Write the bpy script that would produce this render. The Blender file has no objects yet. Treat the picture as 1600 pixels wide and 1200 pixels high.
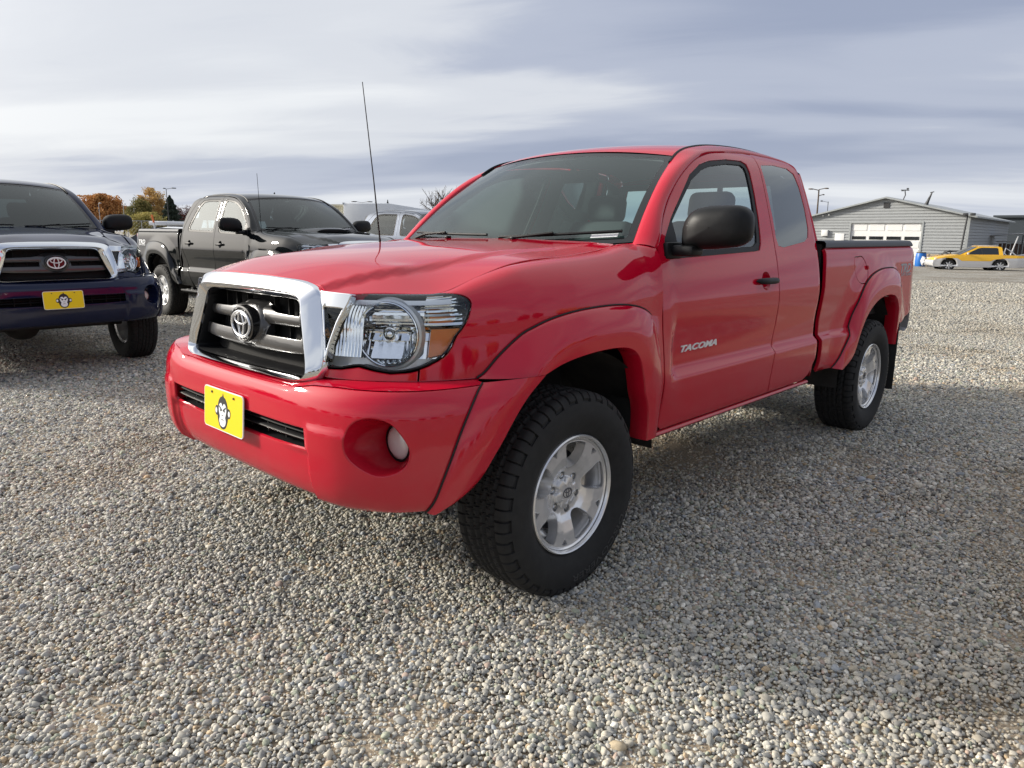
import bpy, bmesh, math, random
import numpy as np
from mathutils import Vector, Matrix, Euler
from mathutils.geometry import delaunay_2d_cdt
R = math.radians
scene = bpy.context.scene
COL = scene.collection

# ---------------------------------------------------------------- camera
cam = bpy.data.cameras.new('camera'); camo = bpy.data.objects.new('camera', cam); COL.objects.link(camo)
scene.camera = camo
CAMP = np.array([1.9806, 2.47, 1.3262]); YAW, PITCH, ROLL, FPX = 3.9007, -0.2071, 0.0093, 1119.52
def _rot():
    cy, sy, cp, sp = math.cos(YAW), math.sin(YAW), math.cos(PITCH), math.sin(PITCH)
    f = np.array([cy*cp, sy*cp, sp]); r = np.array([sy, -cy, 0.]); u = np.cross(r, f)
    c, s = math.cos(ROLL), math.sin(ROLL)
    return f, c*r+s*u, -s*r+c*u
_f, _r, _u = _rot()
camo.matrix_world = Matrix(((_r[0], _u[0], -_f[0], CAMP[0]), (_r[1], _u[1], -_f[1], CAMP[1]), (_r[2], _u[2], -_f[2], CAMP[2]), (0, 0, 0, 1)))
cam.sensor_fit = 'HORIZONTAL'; cam.sensor_width = 36.0; cam.lens = 36.0*FPX/1600
cam.clip_start = .05; cam.clip_end = 3000

# ---------------------------------------------------------------- daylight
CL_A, CL_O1, CL_O2 = 2.15, (5.3, 10.7, 0), (1.3, 5.2, 0)
SUN_DIR = np.array([1.30, -2.0, 1.0]); SUN_DIR /= np.linalg.norm(SUN_DIR)   # towards the sun
SUN_EL = math.asin(SUN_DIR[2]); SUN_AZ = math.atan2(SUN_DIR[0], SUN_DIR[1])
sun = bpy.data.lights.new('sun', 'SUN'); sun.energy = 4.6; sun.angle = R(7.0); sun.color = (1.0, .93, .82)
suno = bpy.data.objects.new('sun', sun); COL.objects.link(suno)
suno.rotation_euler = Vector(SUN_DIR).to_track_quat('Z', 'Y').to_euler()

world = bpy.data.worlds.new('World'); scene.world = world; world.use_nodes = True
nt = world.node_tree; nt.nodes.clear()
def wn(t, **k):
    n = nt.nodes.new(t)
    for a, b in k.items(): setattr(n, a, b)
    return n
def wl(a, b): nt.links.new(a, b)
def wmath(op, a, b=None, clamp=False):
    n = wn('ShaderNodeMath', operation=op, use_clamp=clamp)
    for i, v in enumerate((a, b)):
        if v is None: continue
        if isinstance(v, (int, float)): n.inputs[i].default_value = v
        else: wl(v, n.inputs[i])
    return n.outputs[0]
sky = wn('ShaderNodeTexSky'); sky.sky_type = 'NISHITA'; sky.sun_disc = False
sky.sun_elevation = SUN_EL; sky.sun_rotation = SUN_AZ; sky.air_density = 1.2; sky.dust_density = 2.0
tc = wn('ShaderNodeTexCoord'); sep = wn('ShaderNodeSeparateXYZ'); wl(tc.outputs['Generated'], sep.inputs[0])
zc = wmath('MAXIMUM', sep.outputs[2], 0.0)
den = wmath('ADD', zc, 0.10)
px_ = wmath('DIVIDE', sep.outputs[0], den); py_ = wmath('DIVIDE', sep.outputs[1], den)
# layered stratus, stretched across the view
ca, sa = math.cos(CL_A), math.sin(CL_A)
q1 = wmath('ADD', wmath('MULTIPLY', px_, ca), wmath('MULTIPLY', py_, sa))
q2 = wmath('SUBTRACT', wmath('MULTIPLY', py_, ca), wmath('MULTIPLY', px_, sa))
comb = wn('ShaderNodeCombineXYZ'); wl(wmath('MULTIPLY', q1, .30), comb.inputs[0]); wl(wmath('MULTIPLY', q2, .75), comb.inputs[1])
def wnoise(scale, det, rough, dist, off):
    m = wn('ShaderNodeMapping'); m.inputs['Location'].default_value = off; wl(comb.outputs[0], m.inputs[0])
    n = wn('ShaderNodeTexNoise'); n.inputs['Scale'].default_value = scale; n.inputs['Detail'].default_value = det
    n.inputs['Roughness'].default_value = rough; n.inputs['Distortion'].default_value = dist; wl(m.outputs[0], n.inputs[0]); return n.outputs[0]
def wramp(fac, stops):
    r = wn('ShaderNodeValToRGB'); e = r.color_ramp.elements
    while len(e) < len(stops): e.new(.5)
    for i, (p, c) in enumerate(stops): e[i].position = p; e[i].color = (*c, 1)
    r.color_ramp.interpolation = 'EASE'
    wl(fac, r.inputs[0]); return r.outputs[0]
n1 = wnoise(.75, 3, .45, .35, CL_O1); n2 = wnoise(2.6, 7, .58, .5, CL_O2)
dens = wmath('ADD', wmath('MULTIPLY', n1, .84), wmath('MULTIPLY', n2, .16))
# broad lightening towards the veiled sun
dotn = wn('ShaderNodeVectorMath', operation='DOT_PRODUCT'); wl(tc.outputs['Generated'], dotn.inputs[0]); dotn.inputs[1].default_value = tuple(SUN_DIR)
dpos = wmath('MAXIMUM', dotn.outputs['Value'], 0.0)
dens = wmath('SUBTRACT', dens, wmath('MULTIPLY', wmath('POWER', wmath('MULTIPLY', wmath('ADD', dotn.outputs['Value'], 1.0), .5), 2.0), .13))
K = 10.0
cloud = wramp(dens, [(.30, (.80*K, .82*K, .85*K)), (.40, (.66*K, .685*K, .74*K)), (.48, (.44*K, .48*K, .59*K)), (.58, (.32*K, .365*K, .49*K))])
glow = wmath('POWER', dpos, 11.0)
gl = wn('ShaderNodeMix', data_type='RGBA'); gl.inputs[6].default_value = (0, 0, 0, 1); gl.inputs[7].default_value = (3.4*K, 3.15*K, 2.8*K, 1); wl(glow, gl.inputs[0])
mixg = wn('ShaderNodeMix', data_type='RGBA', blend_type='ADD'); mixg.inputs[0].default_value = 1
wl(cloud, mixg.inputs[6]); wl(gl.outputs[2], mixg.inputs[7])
hz = wmath('POWER', wmath('SUBTRACT', 1.0, wmath('MINIMUM', wmath('MULTIPLY', zc, 7.0), 1.0)), 2.0)
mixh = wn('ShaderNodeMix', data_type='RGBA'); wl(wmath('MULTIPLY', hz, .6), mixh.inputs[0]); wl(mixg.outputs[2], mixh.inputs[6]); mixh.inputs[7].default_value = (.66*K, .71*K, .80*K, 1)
cov = wn('ShaderNodeMix', data_type='RGBA'); cov.inputs[0].default_value = .93
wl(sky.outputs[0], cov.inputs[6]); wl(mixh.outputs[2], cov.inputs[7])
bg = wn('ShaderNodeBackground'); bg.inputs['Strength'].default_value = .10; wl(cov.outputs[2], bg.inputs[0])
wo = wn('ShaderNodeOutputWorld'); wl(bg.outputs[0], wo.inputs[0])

vs = scene.view_settings; vs.view_transform = 'Standard'; vs.look = 'None'; vs.gamma = 1; vs.exposure = 0.16; vs.use_curve_mapping = False
# ---------------------------------------------------------------- geometry functions (truck frame: +X forward, front axle at x=0, +Y driver side, Z up)
def cr(pts, n=8, closed=False):
    """Catmull-Rom through points"""
    P = np.array(pts, float); N = len(P); out = []
    rng = N if closed else N - 1
    for i in range(rng):
        p1 = P[i]; p2 = P[(i + 1) % N]
        p0 = P[(i - 1) % N] if (closed or i > 0) else 2 * p1 - p2
        p3 = P[(i + 2) % N] if (closed or i + 2 < N) else 2 * p2 - p1
        # centripetal-ish tangents
        d01 = max(np.linalg.norm(p1 - p0), 1e-9) ** .5; d12 = max(np.linalg.norm(p2 - p1), 1e-9) ** .5; d23 = max(np.linalg.norm(p3 - p2), 1e-9) ** .5
        m1 = (p2 - p1) + d12 * ((p1 - p0) / d01 - (p2 - p0) / (d01 + d12))
        m2 = (p2 - p1) + d12 * ((p3 - p2) / d23 - (p3 - p1) / (d12 + d23))
        for k in range(n):
            t = k / n
            out.append((2*t**3-3*t**2+1)*p1 + (t**3-2*t**2+t)*m1 + (-2*t**3+3*t**2)*p2 + (t**3-t**2)*m2)
    if not closed: out.append(P[-1])
    return np.array(out)

class Prof:
    """monotone-ish cubic interpolation of columns against the first one"""
    def __init__(s, rows):
        R = np.array(rows, float); s.x = R[:, 0]; s.y = R[:, 1:]
        n = len(s.x); h = np.diff(s.x); d = np.diff(s.y, axis=0) / h[:, None]
        m = np.zeros_like(s.y); m[0] = d[0]; m[-1] = d[-1]
        for i in range(1, n - 1):
            w1 = 2*h[i]+h[i-1]; w2 = h[i]+2*h[i-1]
            same = d[i-1]*d[i] > 0
            m[i] = np.where(same, (w1+w2)/(w1/np.where(same, d[i-1], 1)+w2/np.where(same, d[i], 1)), 0)
        s.m = m
    def __call__(s, q):
        q = np.asarray(q, float); i = np.clip(np.searchsorted(s.x, q) - 1, 0, len(s.x) - 2)
        h = s.x[i+1]-s.x[i]; t = ((q - s.x[i]) / h)[..., None]; h = h[..., None]
        lo = t < 0; hi = t > 1; tc = np.clip(t, 0, 1)
        v = (2*tc**3-3*tc**2+1)*s.y[i]+(tc**3-2*tc**2+tc)*h*s.m[i]+(-2*tc**3+3*tc**2)*s.y[i+1]+(tc**3-tc**2)*h*s.m[i+1]
        v = np.where(lo, s.y[0]+s.m[0]*t*h, v); v = np.where(hi, s.y[-1]+s.m[-1]*(t-1)*h, v)
        return v[..., 0] if s.y.shape[1] == 1 else v

def sst(a, b, x):
    t = np.clip((x - a) / (b - a), 0, 1); return t*t*(3-2*t)

# --- plan curve of the upper body: u<=0 along the side (u = x), u>0 round the front corner to the centre line
_t = np.linspace(0, np.pi/2, 4001)
def _plan(A0, b0, n):
    X = A0*np.sin(_t)**(2/n); Y = b0*np.cos(_t)**(2/n)
    L = np.concatenate([[0], np.cumsum(np.hypot(np.diff(X), np.diff(Y)))])
    return L, X/A0, Y/b0
NU = 3.0; PU = _plan(.80, .865, NU); LU = PU[0][-1]
NB = 4.5; PB = _plan(.868, .925, NB); LB = PB[0][-1]
def plan(P, u, A):
    u = np.asarray(u, float)
    X = np.where(u > 0, np.interp(u, P[0], P[1]) * A, u)
    Y = np.where(u > 0, np.interp(u, P[0], P[2]), 1.0)
    return X, Y
prof_low = Prof([(.44,.80),(.465,.845),(.49,.868),(.53,.880),(.60,.886),(.68,.889),(.76,.889),(.90,.885),(1.0,.880),(1.1,.868),(1.2,.851),(1.27,.833)])
seam = Prof([  # u -> x,y,z of the hood seam / headlight top edge
 (-.75,-.75,.83,1.28),(-.6,-.6,.80,1.284),(-.5,-.5,.722,1.289),(-.309,-.309,.742,1.262),(.195,.195,.742,1.217),(.32,.32,.728,1.185),(.49,.455,.715,1.140),(.60,.50,.69,1.134),(.80,.60,.60,1.134),(.98,.70,.49,1.134),(1.10,.722,.40,1.134),(LU,.74,0,1.134)])
def archbulge(x, z):
    r1 = np.hypot(x+.03, (z-.42)*1.0); a = .020*(1-sst(.62,.80,r1))*sst(.55,.75,z)
    r2 = np.hypot(x+3.246+.03, (z-.42)*1.0); b = .022*(1-sst(.64,.82,r2))
    return a + b
def recess(x, z):
    m = (1-sst(-.735,-.655,x))*sst(-3.0+.25*(z-.9),-2.80+.25*(z-.9),x)
    k = sst(.716,.755,z)*(1-.93*sst(.80,1.05,z))
    return .030*m*k
def S_body(u, v):
    """lower body / fender side; v = z up to 1.0, then 1..2 rolls over to the seam"""
    u = np.asarray(u, float); v = np.asarray(v, float); u, v = np.broadcast_arrays(u, v)
    zz = np.minimum(v, 1.0)
    A = .805 - .21*(zz-.86)
    b = prof_low(zz)
    X, Y = plan(PU, u, A)
    # keep doors full: side runs straight, the front narrows a little
    b2 = b - .030*sst(-.1,.75,u)
    x1 = X; y1 = b2*Y
    bul = archbulge(np.where(u>0,X,u), zz) - recess(u, zz)
    y1 = y1 + bul*np.clip(1-np.maximum(u,0)/.55,0,1)
    S = seam(u)
    ph = np.clip(v-1, 0, 1)*np.pi/2
    e = .8
    c = np.cos(ph)**e; s = np.sin(ph)**e
    up = v > 1
    x = np.where(up, S[...,0]+(x1-S[...,0])*c, x1)
    y = np.where(up, S[...,1]+(y1-S[...,1])*c, y1)
    z = np.where(up, 1+(S[...,2]-1)*s, v)
    return np.stack([x,y,z],-1)

prof_cab = Prof([(.44,.80,.44),(.465,.845,.465),(.49,.868,.49),(.53,.880,.53),(.60,.886,.60),(.68,.889,.68),(.76,.889,.76),(.90,.885,.90),(1.0,.879,1.0),(1.1,.868,1.1),(1.2,.851,1.2),(1.27,.833,1.27),(1.4,.793,1.4),(1.5,.758,1.5),(1.6,.722,1.6),(1.68,.688,1.68),(1.74,.655,1.727),(1.80,.610,1.760),(1.86,.555,1.783)])
def make_S_cab(xr):
    def S_cab(u, v):
        u = np.asarray(u, float); v = np.asarray(v, float); u, v = np.broadcast_arrays(u, v)
        q = prof_cab(v); y = q[...,0]; z = q[...,1]
        # cab narrows a touch to the rear, above the belt
        y = y + archbulge(u, z) - recess(u, z)
        t = np.clip((xr+.05-u)/.05, 0, 1); y = y-.014*t**2.5*1.0       # rear corner turns in
        y = y - .02*sst(-1.1,-.6,u)*sst(1.3,1.5,z)
        return np.stack([u+0*v, y, z], -1)
    return S_cab
prof_bed = Prof([(.50,.84),(.53,.872),(.60,.886),(.68,.889),(.76,.889),(.90,.885),(1.0,.880),(1.1,.876),(1.2,.870),(1.24,.862),(1.258,.850),(1.266,.838)])
def S_bed(u, v):
    u = np.asarray(u, float); v = np.asarray(v, float); u, v = np.broadcast_arrays(u, v)
    y = prof_bed(v) + archbulge(u, v) - recess(u, v)
    t = np.clip((-4.05-u)/.15, 0, 1.4); y = y-.020*t**2.2
    return np.stack([u+0*v, y, v+0*u], -1)
# bumper
prof_bump = Prof([  # v -> A(z), b(z)
 (.455,.775,.86),(.470,.818,.89),(.50,.844,.912),(.55,.861,.922),(.60,.867,.926),(.70,.869,.928),(.78,.865,.924),(.82,.855,.915),(.85,.838,.902),(.862,.824,.895)])
def S_bump(u, v):
    u = np.asarray(u, float); v = np.asarray(v, float); u, v = np.broadcast_arrays(u, v)
    q = prof_bump(v); A = q[...,0]; b = q[...,1]
    # centre lip sits back, side pods forward with a ledge at z~.725
    c = sst(.50,.53, LB-u)            # 0 at centre, 1 beyond |y|>.5
    A = A - .014*(1-c)*(1-sst(.635,.66,v)) + 0*v
    pod = c*(1-sst(LB-.95,LB-.80,LB-u)*0)*(1-sst(.715,.735,v))*(1-sst(.62,.75,LB-u))
    X, Y = plan(PB, u, A)
    x = X + .010*pod; y = b*Y
    return np.stack([x,y,v+0*u],-1)
def S_bflare(u, v):
    return S_bump(u, v)
# hood: thin plate spline
def hcrease(x, y):
    yc = np.interp(x, [-.5,0,.45,.74],[.60,.565,.50,.412])
    h = np.interp(x, [-.5,-.2,.2,.6,.74],[.002,.006,.012,.018,.020])
    return -h*sst(0,.045,np.abs(y)-yc)
_hp = [(.755,0,1.183),(.748,.2,1.179),(.722,.405,1.160),(.720,.47,1.137),(.695,.52,1.134),(.60,.61,1.134),(.469,.70,1.136),(.195,.742,1.217),(-.10,.745,1.243),(-.309,.742,1.262),(-.5,.722,1.288),
 (.6,0,1.222),(.6,.3,1.214),(.4,0,1.252),(.42,.45,1.222),(.475,.49,1.213),(.1,0,1.272),(.05,.52,1.264),(-.2,0,1.291),(-.2,.5,1.281),(-.42,0,1.303),(-.42,.4,1.298),(-.45,.62,1.290),(.1,.3,1.269),(.33,.62,1.194),(.0,.66,1.250)]
def _tps(pts, f0, lam=1e-4):
    P = np.array([(a,b) for a,b,_ in pts]+[(a,-b) for a,b,_ in pts if b>0]); z = np.array([c for *_,c in pts]+[c for _,b,c in pts if b>0])
    z = z - f0(P[:,0],P[:,1]); n=len(P)
    def K(a,b):
        r2=((a[:,None,:]-b[None,:,:])**2).sum(-1); return np.where(r2>0,.5*r2*np.log(r2+1e-20),0)
    M=np.zeros((n+3,n+3)); M[:n,:n]=K(P,P)+lam*np.eye(n); M[:n,n]=1; M[:n,n+1:]=P; M[n,:n]=1; M[n+1:,:n]=P.T
    w=np.linalg.solve(M,np.concatenate([z,[0,0,0]]))
    def f(x,y):
        x,y=np.broadcast_arrays(np.asarray(x,float),np.asarray(y,float)); q=np.stack([x.ravel(),y.ravel()],-1)
        r=K(q,P)@w[:n]+w[n]+q@w[n+1:]; return r.reshape(x.shape)+f0(x,y)
    return f
hoodz = _tps(_hp, hcrease)
def S_hood(u, v): # u=x v=y
    return np.stack([u+0*v, v+0*u, hoodz(u,v)],-1)
# windshield: between bottom edge arc and top edge arc
def S_wind(a, b): # a in [-1,1] across, b in [0,1] up
    a=np.asarray(a,float); b=np.asarray(b,float); a,b=np.broadcast_arrays(a,b)
    y = a*(.742+(.606-.742)*b)
    xb = -.565+.135*(1-a**2)*1.0; xt = -1.065+.075*(1-a**2)
    zb = 1.296-.03*(1-a**2); zt = 1.684+.040*(1-a**2)
    bow = .025*np.sin(np.pi*b)
    return np.stack([xb+(xt-xb)*b+bow*.6, y, zb+(zt-zb)*b+bow*.8],-1)
# ---------------------------------------------------------------- materials
MATS = {}
def new_mat(name):
    m = bpy.data.materials.new(name); m.use_nodes = True; m.node_tree.nodes.clear(); MATS[name] = m
    return m, m.node_tree.nodes, m.node_tree.links
def setin(n, **kw):
    for k, v in kw.items():
        k = k.replace('_', ' ')
        s = n.inputs[k]
        if isinstance(v, tuple) and len(v) == 3 and s.type == 'RGBA': v = (*v, 1)
        s.default_value = v
def pbr(name, col, rough=.5, metal=0, coat=0, coat_rough=.03, spec=.5, noise=0, nscale=40, bump=0, bscale=200, bdist=.002, ior=1.5, trans=0, dirt=None):
    m, N, L = new_mat(name)
    o = N.new('ShaderNodeOutputMaterial'); b = N.new('ShaderNodeBsdfPrincipled'); L.new(b.outputs[0], o.inputs[0])
    setin(b, Base_Color=col, Roughness=rough, Metallic=metal, Coat_Weight=coat, Coat_Roughness=coat_rough, IOR=ior, Transmission_Weight=trans, Specular_IOR_Level=spec)
    tcn = N.new('ShaderNodeTexCoord')
    if noise:
        n = N.new('ShaderNodeTexNoise'); setin(n, Scale=nscale, Detail=6.0, Roughness=.6); L.new(tcn.outputs['Object'], n.inputs[0])
        mx = N.new('ShaderNodeMix'); mx.data_type = 'RGBA'; mx.inputs[6].default_value = (*[c*(1-noise) for c in col], 1); mx.inputs[7].default_value = (*[min(1, c*(1+noise)) for c in col], 1)
        rr = N.new('ShaderNodeMapRange'); setin(rr, From_Min=.3, From_Max=.7); L.new(n.outputs[0], rr.inputs[0]); L.new(rr.outputs[0], mx.inputs[0]); L.new(mx.outputs[2], b.inputs['Base Color'])
    if bump:
        n = N.new('ShaderNodeTexNoise'); setin(n, Scale=bscale, Detail=3.0); L.new(tcn.outputs['Object'], n.inputs[0])
        bp = N.new('ShaderNodeBump'); setin(bp, Strength=bump, Distance=bdist); L.new(n.outputs[0], bp.inputs['Height']); L.new(bp.outputs[0], b.inputs['Normal'])
    return m
def paint(name, col, flake=0.0, rough=.45, dirt=.25, dirtcol=(.25, .21, .17), ior=1.56):
    """car paint: pigment + clear coat, thin road dust low on the body"""
    m, N, L = new_mat(name)
    o = N.new('ShaderNodeOutputMaterial'); b = N.new('ShaderNodeBsdfPrincipled'); L.new(b.outputs[0], o.inputs[0])
    setin(b, Base_Color=col, Roughness=rough, Metallic=flake, Coat_Weight=1.0, Coat_Roughness=.035, Coat_IOR=ior, Specular_IOR_Level=.0)
    tcn = N.new('ShaderNodeTexCoord'); sp = N.new('ShaderNodeSeparateXYZ'); L.new(tcn.outputs['Object'], sp.inputs[0])
    n = N.new('ShaderNodeTexNoise'); setin(n, Scale=9.0, Detail=8.0, Roughness=.7); L.new(tcn.outputs['Object'], n.inputs[0])
    mr = N.new('ShaderNodeMapRange'); setin(mr, From_Min=1.1, From_Max=.42, To_Min=0.0, To_Max=1.0); L.new(sp.outputs[2], mr.inputs[0])
    pw = N.new('ShaderNodeMath'); pw.operation = 'POWER'; pw.inputs[1].default_value = 2.2; L.new(mr.outputs[0], pw.inputs[0])
    mu = N.new('ShaderNodeMath'); mu.operation = 'MULTIPLY'; L.new(pw.outputs[0], mu.inputs[0]); L.new(n.outputs[0], mu.inputs[1])
    mu2 = N.new('ShaderNodeMath'); mu2.operation = 'MULTIPLY'; mu2.inputs[1].default_value = dirt; L.new(mu.outputs[0], mu2.inputs[0])
    mx = N.new('ShaderNodeMix'); mx.data_type = 'RGBA'; mx.inputs[6].default_value = (*col, 1); mx.inputs[7].default_value = (*dirtcol, 1)
    L.new(mu2.outputs[0], mx.inputs[0]); L.new(mx.outputs[2], b.inputs['Base Color'])
    r2 = N.new('ShaderNodeMapRange'); setin(r2, From_Min=0.0, From_Max=1.0, To_Min=.03, To_Max=.35); L.new(mu.outputs[0], r2.inputs[0]); L.new(r2.outputs[0], b.inputs['Coat Roughness'])
    # faint orange peel
    n3 = N.new('ShaderNodeTexNoise'); setin(n3, Scale=260.0, Detail=1.0); L.new(tcn.outputs['Object'], n3.inputs[0])
    bp = N.new('ShaderNodeBump'); setin(bp, Strength=.035, Distance=.0006); L.new(n3.outputs[0], bp.inputs['Height']); L.new(bp.outputs[0], b.inputs['Coat Normal'])
    return m
def glassmat(name, tint, refl=1.0, haze=None):
    m, N, L = new_mat(name)
    o = N.new('ShaderNodeOutputMaterial'); t = N.new('ShaderNodeBsdfTransparent'); g = N.new('ShaderNodeBsdfGlossy'); mx = N.new('ShaderNodeMixShader')
    t.inputs[0].default_value = (*tint, 1); g.inputs['Roughness'].default_value = .01; g.inputs[0].default_value = (.95, 1, 1, 1)
    f = N.new('ShaderNodeFresnel'); f.inputs[0].default_value = 1.52
    mr = N.new('ShaderNodeMath'); mr.operation = 'MULTIPLY'; mr.use_clamp = True; mr.inputs[1].default_value = refl; L.new(f.outputs[0], mr.inputs[0])
    base = t.outputs[0]
    if haze:
        d = N.new('ShaderNodeBsdfDiffuse'); d.inputs[0].default_value = (*haze[1], 1); m2 = N.new('ShaderNodeMixShader'); m2.inputs[0].default_value = haze[0]
        L.new(t.outputs[0], m2.inputs[1]); L.new(d.outputs[0], m2.inputs[2]); base = m2.outputs[0]
    L.new(mr.outputs[0], mx.inputs[0]); L.new(base, mx.inputs[1]); L.new(g.outputs[0], mx.inputs[2]); L.new(mx.outputs[0], o.inputs[0])
    return m
paint('red_paint', (.50, .002, .022), 0.0, .5, .20)
paint('blue_paint', (.003, .008, .036), .0, .35, .08, ior=1.45)
paint('black_paint', (.005, .0065, .0075), .0, .35, .03, ior=1.45)
paint('silver_paint', (.13, .15, .19), .5, .35, .1)
pbr('black_plastic', (.008, .0085, .0095), .45, spec=.22, bump=.2, bscale=900, bdist=.0004, noise=.2)
pbr('gloss_black', (.012, .012, .013), .15, coat=.5)
pbr('gunmetal', (.060, .060, .062), .30, .6, coat=.5)
pbr('chrome', (.80, .82, .84), .06, 1.0)
pbr('chrome_satin', (.72, .73, .75), .24, .8)
pbr('alloy', (.76, .76, .76), .24, .65, coat=.4, noise=.08, nscale=30)
pbr('alloy_dark', (.08, .08, .085), .5, .5)
pbr('rubber', (.010, .010, .010), .8, bump=.4, bscale=500, bdist=.001, noise=.35, nscale=25)
pbr('rubber_mark', (.040, .040, .040), .5)
pbr('void_black', (.006, .006, .006), .9)
pbr('underbody', (.018, .017, .016), .8, noise=.5, nscale=12)
pbr('seat_cloth', (.10, .105, .11), .9, noise=.15, nscale=200)
pbr('trim_grey', (.13, .135, .14), .75)
pbr('headliner', (.30, .31, .31), .95)
pbr('dash_plastic', (.035, .037, .04), .6)
pbr('lamp_silver', (.90, .91, .92), .24, .25, coat=.8)
pbr('lamp_mirror', (.95, .96, .97), .06, 1.0)
pbr('badge_silver', (.80, .81, .82), .4, .35)
pbr('mirror_silver', (.85, .87, .88), .02, 1.0)
pbr('plate_yellow', (.85, .62, .0), .4)
pbr('print_white', (.78, .80, .82), .45)
pbr('print_black', (.01, .01, .012), .5)
pbr('print_grey', (.35, .36, .38), .45)
pbr('print_red', (.45, .02, .02), .45)
pbr('amber_lens', (.90, .24, .012), .25, coat=.6)
pbr('bulb_amber', (.65, .28, .04), .3)
pbr('fog_glass', (.72, .72, .69), .25, .1, coat=1.0)
pbr('tail_red', (.35, .01, .012), .15, coat=1.0)
pbr('rail_grey', (.075, .082, .095), .6, bump=.3, bscale=600, bdist=.0008)
pbr('frit', (.010, .011, .012), .08)
glassmat('windshield_glass', (.60, .78, .76), 1.15, (.05, (.12, .22, .21)))
glassmat('dark_windshield', (.16, .20, .20), 1.4, (.04, (.10, .14, .14)))
glassmat('side_glass', (.66, .75, .74), 1.5)
glassmat('privacy_glass', (.09, .11, .11), 1.7)
glassmat('lamp_glass', (.93, .95, .96), 1.0)

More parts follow.
